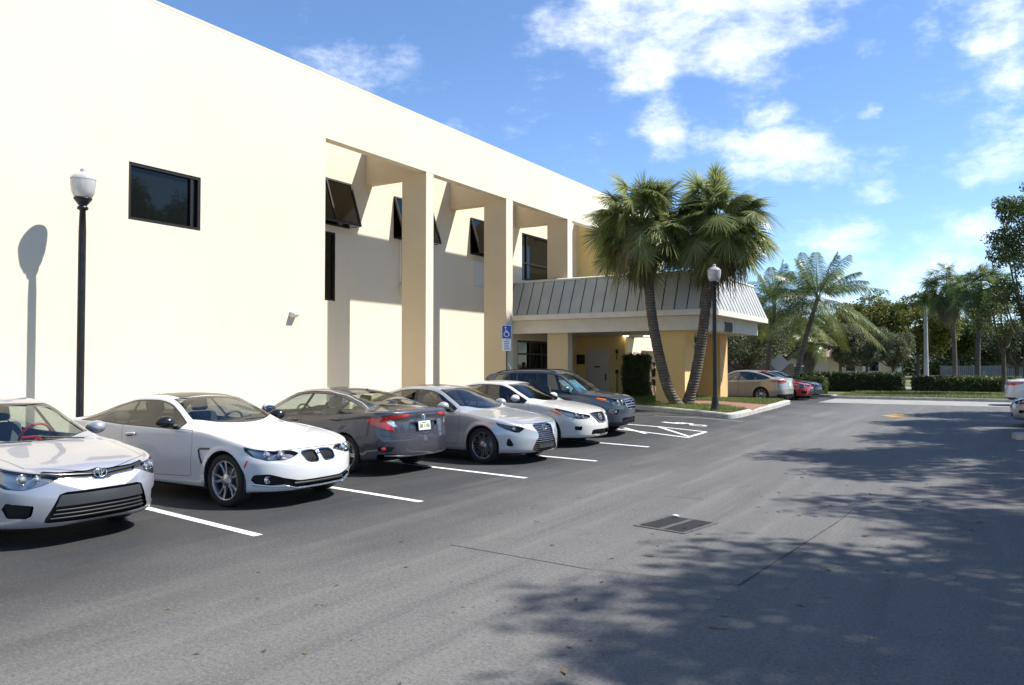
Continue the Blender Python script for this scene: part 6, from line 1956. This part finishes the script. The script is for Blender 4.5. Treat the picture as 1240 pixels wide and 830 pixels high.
# tree whose sprays hang into the right edge of the view
q = at_d(1243, 478, 42)
tree((q.x, q.y, 0), 12.4, 2.3, 'slender tall tree with airy sprays reaching in at the right edge', MT['leaf_mid'], seed=26, r=.17, trunk_h=.3, nb=84, per=700, size=.085, blob=.26, lean=(.2, 0))
q = at_d(1216, 477, 45)
tree((q.x, q.y, 0), 6.6, 1.9, 'small leafy tree with a slim stem right of the fan palm pair', MT['leaf_mid'], seed=27, r=.13, trunk_h=.45, nb=30, per=420, size=.085, blob=.3)
# the far-off wood closing the view
Vs = []
wr_ = np.random.default_rng(3)
wood = []
for i in range(150):
    d_ = wr_.uniform(105, 135); p_ = at_d(wr_.uniform(780, 1330), 440, d_); wood.append((p_.x, p_.y, wr_.uniform(.6, 3.4), wr_.uniform(1.6, 2.8)))
V, F = leaf_cloud(wood, 75, .34)
tag(np_mesh('distant_wood', V, F, MT['leaf_dark'], smooth=False), kind='stuff')
# hedges and low planting
p0 = at_d(985, 478, 52); p1 = at_d(1108, 478, 52)
hz = .12
hedge(p0.x, p1.x, 50.2, 51.2, hz, hz + 1.05, 'long dark clipped hedge on the far verge', MT['hedge'], 420, .075)
hedge(p1.x + .2, 8, 54.0, 55.0, hz, hz + .8, 'low brownish hedge right of the white pole', MT['leaf_mid'], 260, .08)
q = at_y(1000, 487, 44.9)
hedge(q.x - 4.2, q.x, 44.4, 45.4, .10, 1.0, 'small sunny hedge beside the dark parked car', MT['leaf_mid'], 520, .06)
q = at_d(772, 487, 33.8)
hedge(q.x - .5, q.x + .42, q.y - .45, q.y + .45, G(q.x, q.y) + .1, 2.12, 'tall narrow clipped shrub under the canopy beside the entrance', MT['leaf_mid'], 1500, .04, name='shrub')
MT['sword'] = leaf_mat('strappy_leaf', (.05, .09, .02), (.10, .16, .04), (.16, .22, .07), .35)
def clump(px, py, depth, n, h, label, group):
    p = at_d(px, py, depth); Vs = []; Fs = []; b = 0
    for i in range(n):
        az = rng.uniform(0, 2 * pi); L = h * rng.uniform(.7, 1.2); dd = np.array([math.cos(az), math.sin(az), 0]); s = np.array([-math.sin(az), math.cos(az), 0]) * .02
        base_ = dd * rng.uniform(0, .25); lean = rng.uniform(.3, .9)
        tt = np.array([0, .4, .75, 1]); Q = base_ + dd * (L * lean * tt ** 1.5)[:, None]; Q[:, 2] = L * (tt - .35 * lean * tt ** 3)
        for k in range(3):
            w0, w1 = (1, 1.1, .8, .1)[k], (1, 1.1, .8, .1)[k + 1]
            Vs += [Q[k] - s * w0, Q[k] + s * w0, Q[k + 1] + s * w1, Q[k + 1] - s * w1]; Fs.append((b, b + 1, b + 2, b + 3)); b += 4
    V, F = merge_strips(np.array(Vs), np.array(Fs))
    o = np_mesh('strappy_plant', V, F, MT['sword'], smooth=False); o.location = (p.x, p.y, .10)
    return tag(o, label, 'plant', group)
for i, px in enumerate((1008, 1022, 1036, 1050, 1066, 1120, 1136, 1150, 1164, 1178, 1196, 1206)):
    clump(px, 479, 49 if px < 1100 else 47 + .3 * i, 120, .75 if 1030 < px < 1060 or px > 1115 else .5, 'leafy green clump growing along the front of the hedges on the far verge', 'strappy clumps along the far verge')

# ================================================================== parked cars
def place(car, s_px, label, rot, group, anchor):
    car['label'] = label; car['category'] = 'car'; car['group'] = group
    car.rotation_euler = (0, 0, rot); car.location = anchor
    return car
ROT = R(-7.5)
def slot(i, nose_x, lane=.0, rev=False, L=4.64):
    """middle of bay i (between line i-1 and i), nose or tail at x = nose_x"""
    la = LINES[i - 1] if i > 0 else LINES[0] - (LINES[1] - LINES[0]); lb = LINES[i] if i < len(LINES) else LINES[-1] + (LINES[-1] - LINES[-2]) * 1.1
    m = (la + lb) / 2
    t = (nose_x - m.x) / LINE_DIR.x
    n = m + LINE_DIR * t + Vector((-LINE_DIR.y, LINE_DIR.x)) * lane
    c = n - LINE_DIR * (L / 2)
    return Vector((c.x, c.y, G(c.x, c.y)))
GRP = 'cars parked in the bays along the building'
def put(car, label, x, y, rot, sc=1.0, group=GRP):
    car.scale = (sc, sc, sc)
    return place(car, 0, label, R(rot), group, (x, y, G(x, y)))
put(corolla(), 'silver saloon with a wide black lower grille, front end towards us, nearest in the row', -9.99, 4.52, 2.4, .97)
put(coupe(), 'white two-door coupe with black twin grilles and black mirrors, next to the silver saloon', -9.75, 7.30, .4)
put(civic(), 'dark grey saloon backed the other way, red tail lights and licence plate towards us', -10.28, 10.32, 178., .975)
put(lexus(), 'light silver saloon with a large hourglass grille, beside the dark grey tail', -9.23, 12.60, -4.0, .963)
put(altima(), 'pearl white saloon between the light silver saloon and the dark blue SUV', -9.57, 15.42, .5, .94)
put(suv(), 'dark blue grey small SUV with a blue sunshade behind its windscreen', -9.43, 17.34, 7., .95)
G2 = 'cars parked beyond the canopy'
p = at_d(925, 488, 36.6)
place(fusion(), 0, 'beige saloon parked beyond the canopy, its tail towards the lane', R(-7) + pi, G2, (p.x - 1.3, p.y + .75, G(p.x, p.y)))
p = at_y(984, 490, 40.2)
place(corolla(MT['p_red']), 0, 'red car, only its nose showing past the beige saloon', 0, G2, (p.x - 2.3, p.y, 0))
p = at_y(995, 489, 42.4)
place(lexus(MT['p_black']), 0, 'black car, only its nose showing past the red car', 0, G2, (p.x - 2.3, p.y, 0))
p = at_d(953, 465, 62)
place(suv(MT['p_white']), 0, 'white vehicle far off behind the leaning coconut palm', R(180), None, (p.x, p.y, 0))
G3 = 'cars parked along the right of the lane'
p = at_ground(1224, 517)
place(altima(MT['p_silver']), 0, 'silver saloon at the right edge, its front corner in view', R(180), G3, (p.x + 2.45, p.y + .85, 0))
p = at_d(1213, 497, 33.5)
place(fusion(MT['p_pearl']), 0, 'pale saloon at the right edge, its red tail light in view', R(4), G3, (p.x + 2.55, p.y + .4, 0))

# ================================================================== lamp posts
MT['post'] = noisy('black_post', (.010, .010, .011), (.022, .022, .022), 8, .35, .05, 40, .002)
MT['globe'] = mat('lamp_globe', (.62, .63, .62), .16, coat=.5)
MT['globe'].node_tree.nodes['Principled BSDF'].inputs['Transmission Weight'].default_value = .4
def lamp_post(x, y, z, H, label):
    root = empty('lamp_post', (x, y, z), 0, label, 'lamp post', 'black lamp posts with acorn globes')
    s = MB(); s.lathe([(.16, 0), (.16, .05), (.12, .09), (.10, .35), (.075, .42), (.065, .6), (.062, H - 1.0), (.05, H - .62), (.09, H - .60), (.09, H - .56), (.06, H - .54), (.12, H - .46), (.15, H - .42), (.15, H - .40), (.02, H - .40)], 20)
    s.build('post', MT['post'], root)
    g = MB(); g.lathe([(.10, H - .40), (.15, H - .385), (.185, H - .30), (.205, H - .16), (.205, H - .08)], 24); g.build('globe', MT['globe'], root)
    g = MB(); g.lathe([(.21, H - .08), (.21, H - .06), (.17, H + .0), (.10, H + .045), (.05, H + .06), (.045, H + .08), (.055, H + .10), (.03, H + .13), (.001, H + .14)], 24); g.build('globe_cap', MT['globe'], root)
    return root
lx = WX + .72; q = at_x(97, 470, lx)
lamp_post(lx, q.y, .14, at_x(106, 214, lx).z - .14, 'black lamp post with a white globe standing against the building wall')
q = at_ground(866, 497.5, .15)
d2 = (q - Vector((0, 0, CAM_H))).dot(_cm @ Vector((0, 0, -1)))
lamp_post(q.x, q.y, q.z, at_d(866, 325, d2).z - q.z, 'black lamp post with a globe on the lawn by the right palm')

# ================================================================== disabled parking sign
p = at_y(613.5, 440, 22.55)
root = empty('parking_sign', (p.x, p.y, .12), R(30), 'blue and white disabled parking sign on a slim post by the canopy', 'sign')
MT['sign_blue'] = mat('sign_blue', (.012, .06, .36), .4); MT['sign_white'] = mat('sign_white', (.75, .77, .80), .4)
zt_, zb_ = at_y(613.5, 394, 22.55).z - .12, at_y(613.5, 425, 22.55).z - .12
MB().tube([(0, .02, 0), (0, .02, zt_ - .02)], .022, 8).build('post', MT['post'], root)
ph = (zt_ - zb_)
MF = Matrix(((1, 0, 0, 0), (0, 0, -1, -.006), (0, 1, 0, 0), (0, 0, 0, 1)))
pl = MB(); pl.rbox(-.165, .165, -.006, .004, zt_ - ph * .54, zt_, .004); f_ = pl.build('sign_panel', MT['sign_white'], root)
k = MB(); zc_ = zt_ - ph * .27; hh = ph * .25
k.box(-.15, .15, -.0085, -.0065, zc_ - hh, zc_ + hh); k.build('blue_face', MT['sign_blue'], f_)
w = MB()
w.torus((-.0, -.0095, zc_ - hh * .32), (0, 1, 0), .085, .016, 24, 4)
w.tube([(-.035, -.0095, zc_ + hh * .45), (-.025, -.0095, zc_ + .0), (.05, -.0095, zc_ - .01), (.085, -.0095, zc_ - hh * .55), (.115, -.0095, zc_ - hh * .5)], .016, 5)
w.tube([(-.03, -.0095, zc_ + hh * .2), (.04, -.0095, zc_ + hh * .2)], .012, 5)
w.ball((-.035, -.0095, zc_ + hh * .68), .030, .006, .030, 12, 6); w.build('wheelchair_symbol', MT['sign_white'], f_)
pl = MB(); pl.rbox(-.15, .15, -.006, .004, zb_, zt_ - ph * .56, .004); f2 = pl.build('notice_panel', MT['sign_white'], root)
w = MB()
for i in range(5): w.box(-.10 + .01 * (i % 2), .10 - .015 * (i % 3), -.0085, -.0065, zb_ + .05 + i * .065, zb_ + .075 + i * .065)
w.build('small_print', MT['sign_blue'], f2)

# ================================================================== far street furniture
p = at_d(1122, 470, 56)
pole = MB(); hp = at_d(1122, 366, 56).z
pole.tube([(0, 0, 0), (0, 0, hp)], [.17, .11], 12)
o = pole.build('utility_pole', noisy('pale_concrete_pole', (.33, .34, .31), (.42, .43, .40), 3, .8, 0)); o.location = (p.x, p.y, .08); tag(o, 'tall pale concrete pole on the far verge', 'pole')
p = at_d(944, 470, 47)
root = empty('road_sign', (p.x, p.y, .08), R(20), 'diamond road sign seen from behind, edge of the lot by the beige saloon', 'sign')
MB().tube([(0, 0, 0), (0, 0, 1.9)], .03, 6).build('post', MT['post'], root)
MB().box(-.42, .42, -.01, .01, -.42, .42, 0, Matrix.Translation((0, -.04, 1.72)) @ Matrix.Rotation(R(45), 4, 'Y')).build('sign_panel', mat('sign_back', (.42, .43, .44), .4, .3), root)
# low house behind the hedge
MT['peach'] = noisy('peach_stucco', (.62, .45, .27), (.70, .52, .33), 1.0, .9, 0)
MT['tile'] = noisy('roof_tile', (.20, .15, .12), (.30, .22, .17), 6, .85, .5, 12, .03)
def house(px0, px1, depth, h, label, m=MT['peach'], cols=()):
    a = at_d(px0, 460, depth); b = at_d(px1, 460, depth); L = (b - a).length
    root = empty('house', (a.x, a.y, 0), math.atan2(b.y - a.y, b.x - a.x), label, 'house')
    MB().box(0, L, 0, 7, 0, h).build('wall', m, root)
    r = MB(); r.prism([(-.7, h), (7.7, h), (3.5, h + 1.5)], 'x', -.7, L + .7); r.build('roof', MT['tile'], root, recalc=True)
    for t in cols: MB().box(L * t - .16, L * t + .16, -.5, -.2, 0, h).build('column', MT['trim_white'], root)
    for t in (.3, .62):
        f = MB(); f.box(L * t - .5, L * t + .5, -.06, -.002, 1.0, 2.0); fo_ = f.build('window', MT['trim_white'], root)
        MB().box(L * t - .42, L * t + .42, -.075, -.061, 1.08, 1.92).build('pane', MT['win_dark'], fo_)
house(1003, 1092, 72, 2.4, 'low peach house with white columns half hidden behind the long hedge', cols=(.46, .93))
house(880, 975, 84, 2.6, 'low cream house glimpsed through the trees behind the beige saloon', noisy('cream_wall', (.62, .52, .36), (.70, .60, .44), 1, .9, 0))
# fences
MT['fence'] = noisy('grey_fence', (.14, .145, .14), (.20, .205, .20), 2, .8, 0)
def fence(px0, px1, depth, h, label, m, pal=.14, gap=.05):
    a = at_d(px0, 460, depth); b = at_d(px1, 460, depth); L = (b - a).length
    root = empty('fence', (a.x, a.y, .05), math.atan2(b.y - a.y, b.x - a.x), label, 'fence')
    f = MB(); x = 0
    while x < L: f.box(x, x + pal, -.015, .015, .05, h); x += pal + gap
    for z in (.3, h - .2): f.box(0, L, .016, .05, z, z + .08)
    f.build('paling', m, root)
    for i in range(int(L / 2.4) + 1): MB().box(i * 2.4 - .05, i * 2.4 + .05, .051, .15, 0, h + .05).build('post', m, root)
fence(1140, 1290, 76, 1.5, 'grey paling fence beyond the far road at the right', MT['fence'])
fence(800, 960, 60, 1.7, 'brown board fence behind the beige saloon', noisy('brown_fence', (.13, .10, .075), (.20, .16, .12), 2, .85, 0), .15, .01)

# ================================================================== person walking by the entrance
def skin_figure(name, joints, bones, radii, m, parent=None, sub=2, rootv=0):
    me = bpy.data.meshes.new(name); me.from_pydata([Vector(j) for j in joints], bones, [])
    o = bpy.data.objects.new(name, me); COL.objects.link(o)
    sk = o.modifiers.new('skin', 'SKIN'); sk.use_smooth_shade = True
    for v, r in zip(me.skin_vertices[0].data, radii): v.radius = (r, r) if not isinstance(r, tuple) else r
    me.skin_vertices[0].data[rootv].use_root = True
    ss = o.modifiers.new('sub', 'SUBSURF'); ss.levels = sub; ss.render_levels = sub
    dg = bpy.context.evaluated_depsgraph_get(); m2 = bpy.data.meshes.new_from_object(o.evaluated_get(dg))
    bpy.data.objects.remove(o)
    m2.materials.clear(); m2.materials.append(m)
    n = bpy.data.objects.new(name, m2); COL.objects.link(n); n.parent = parent
    return n
MT['skin'] = mat('skin', (.45, .28, .19), .6); MT['black_cloth'] = noisy('black_cloth', (.012, .012, .014), (.025, .025, .028), 10, .9, 0)
p = at_d(792.5, 482.5, 36.0)
per = skin_figure('person', [(0, 0, .88), (0, .01, 1.12), (0, .02, 1.36), (0, .0, 1.46), (0, -.01, 1.58), (0, -.02, 1.67),
    (.09, 0, .86), (.10, -.10, .48), (.10, -.02, .07), (.10, -.16, .03), (-.09, 0, .86), (-.10, .06, .48), (-.10, .18, .10), (-.10, .05, .04),
    (.17, .02, 1.36), (.23, .04, 1.10), (.20, -.12, .92), (.19, -.18, .86), (-.17, .02, 1.36), (-.23, .05, 1.10), (-.21, -.02, .86), (-.20, -.05, .79)],
    [(0, 1), (1, 2), (2, 3), (3, 4), (4, 5), (0, 6), (6, 7), (7, 8), (8, 9), (0, 10), (10, 11), (11, 12), (12, 13), (2, 14), (14, 15), (15, 16), (16, 17), (2, 18), (18, 19), (19, 20), (20, 21)],
    [.13, .12, .14, .055, .095, .075, .085, .062, .042, .035, .085, .062, .042, .035, .058, .045, .033, .035, .058, .045, .033, .035], MT['skin'])
per.location = (p.x, p.y, G(p.x, p.y) + .145); per.rotation_euler = (0, 0, R(-30)); per.scale = (.92, .92, .92)
tag(per, 'person in black cap, black shirt and knee-length black shorts walking past the entrance', 'person')
sh_ = skin_figure('shirt', [(0, 0, .90), (0, .01, 1.12), (0, .02, 1.36), (0, .01, 1.43), (.17, .02, 1.36), (.225, .035, 1.16), (-.17, .02, 1.36), (-.225, .045, 1.16)],
    [(0, 1), (1, 2), (2, 3), (2, 4), (4, 5), (2, 6), (6, 7)], [.155, .145, .165, .07, .078, .07, .078, .07], MT['black_cloth'], per)
so2 = skin_figure('shorts', [(0, 0, .96), (0, 0, .86), (.09, 0, .84), (.10, -.09, .52), (-.09, 0, .84), (-.10, .055, .52)], [(0, 1), (1, 2), (2, 3), (1, 4), (4, 5)], [.15, .14, .105, .095, .105, .095], MT['black_cloth'], per)
c_ = MB(); c_.lathe([(.112, 1.60), (.11, 1.66), (.08, 1.72), (.001, 1.735)], 16); c_.rbox(-.07, .07, -.22, -.08, 1.605, 1.62, .006); c_.build('cap', MT['black_cloth'], per)
p = at_d(786, 482, 35.6)
dog = skin_figure('dog', [(0, .12, .24), (0, -.12, .25), (0, -.20, .33), (0, -.29, .31), (.05, .14, .12), (.05, .16, .0), (-.05, .14, .12), (-.05, .12, .0), (.045, -.13, .12), (.045, -.14, .0), (-.045, -.13, .12), (-.045, -.10, .0), (0, .22, .33)],
    [(0, 1), (1, 2), (2, 3), (0, 4), (4, 5), (0, 6), (6, 7), (1, 8), (8, 9), (1, 10), (10, 11), (0, 12)], [.07, .075, .055, .028, .032, .02, .032, .02, .03, .02, .03, .02, .016],
    noisy('dog_fur', (.03, .02, .014), (.22, .12, .06), 7, .9, 0))
dog.location = (p.x, p.y, G(p.x, p.y) + .145); dog.rotation_euler = (0, 0, R(-20)); tag(dog, 'small brown and black dog by the walking person', 'dog')
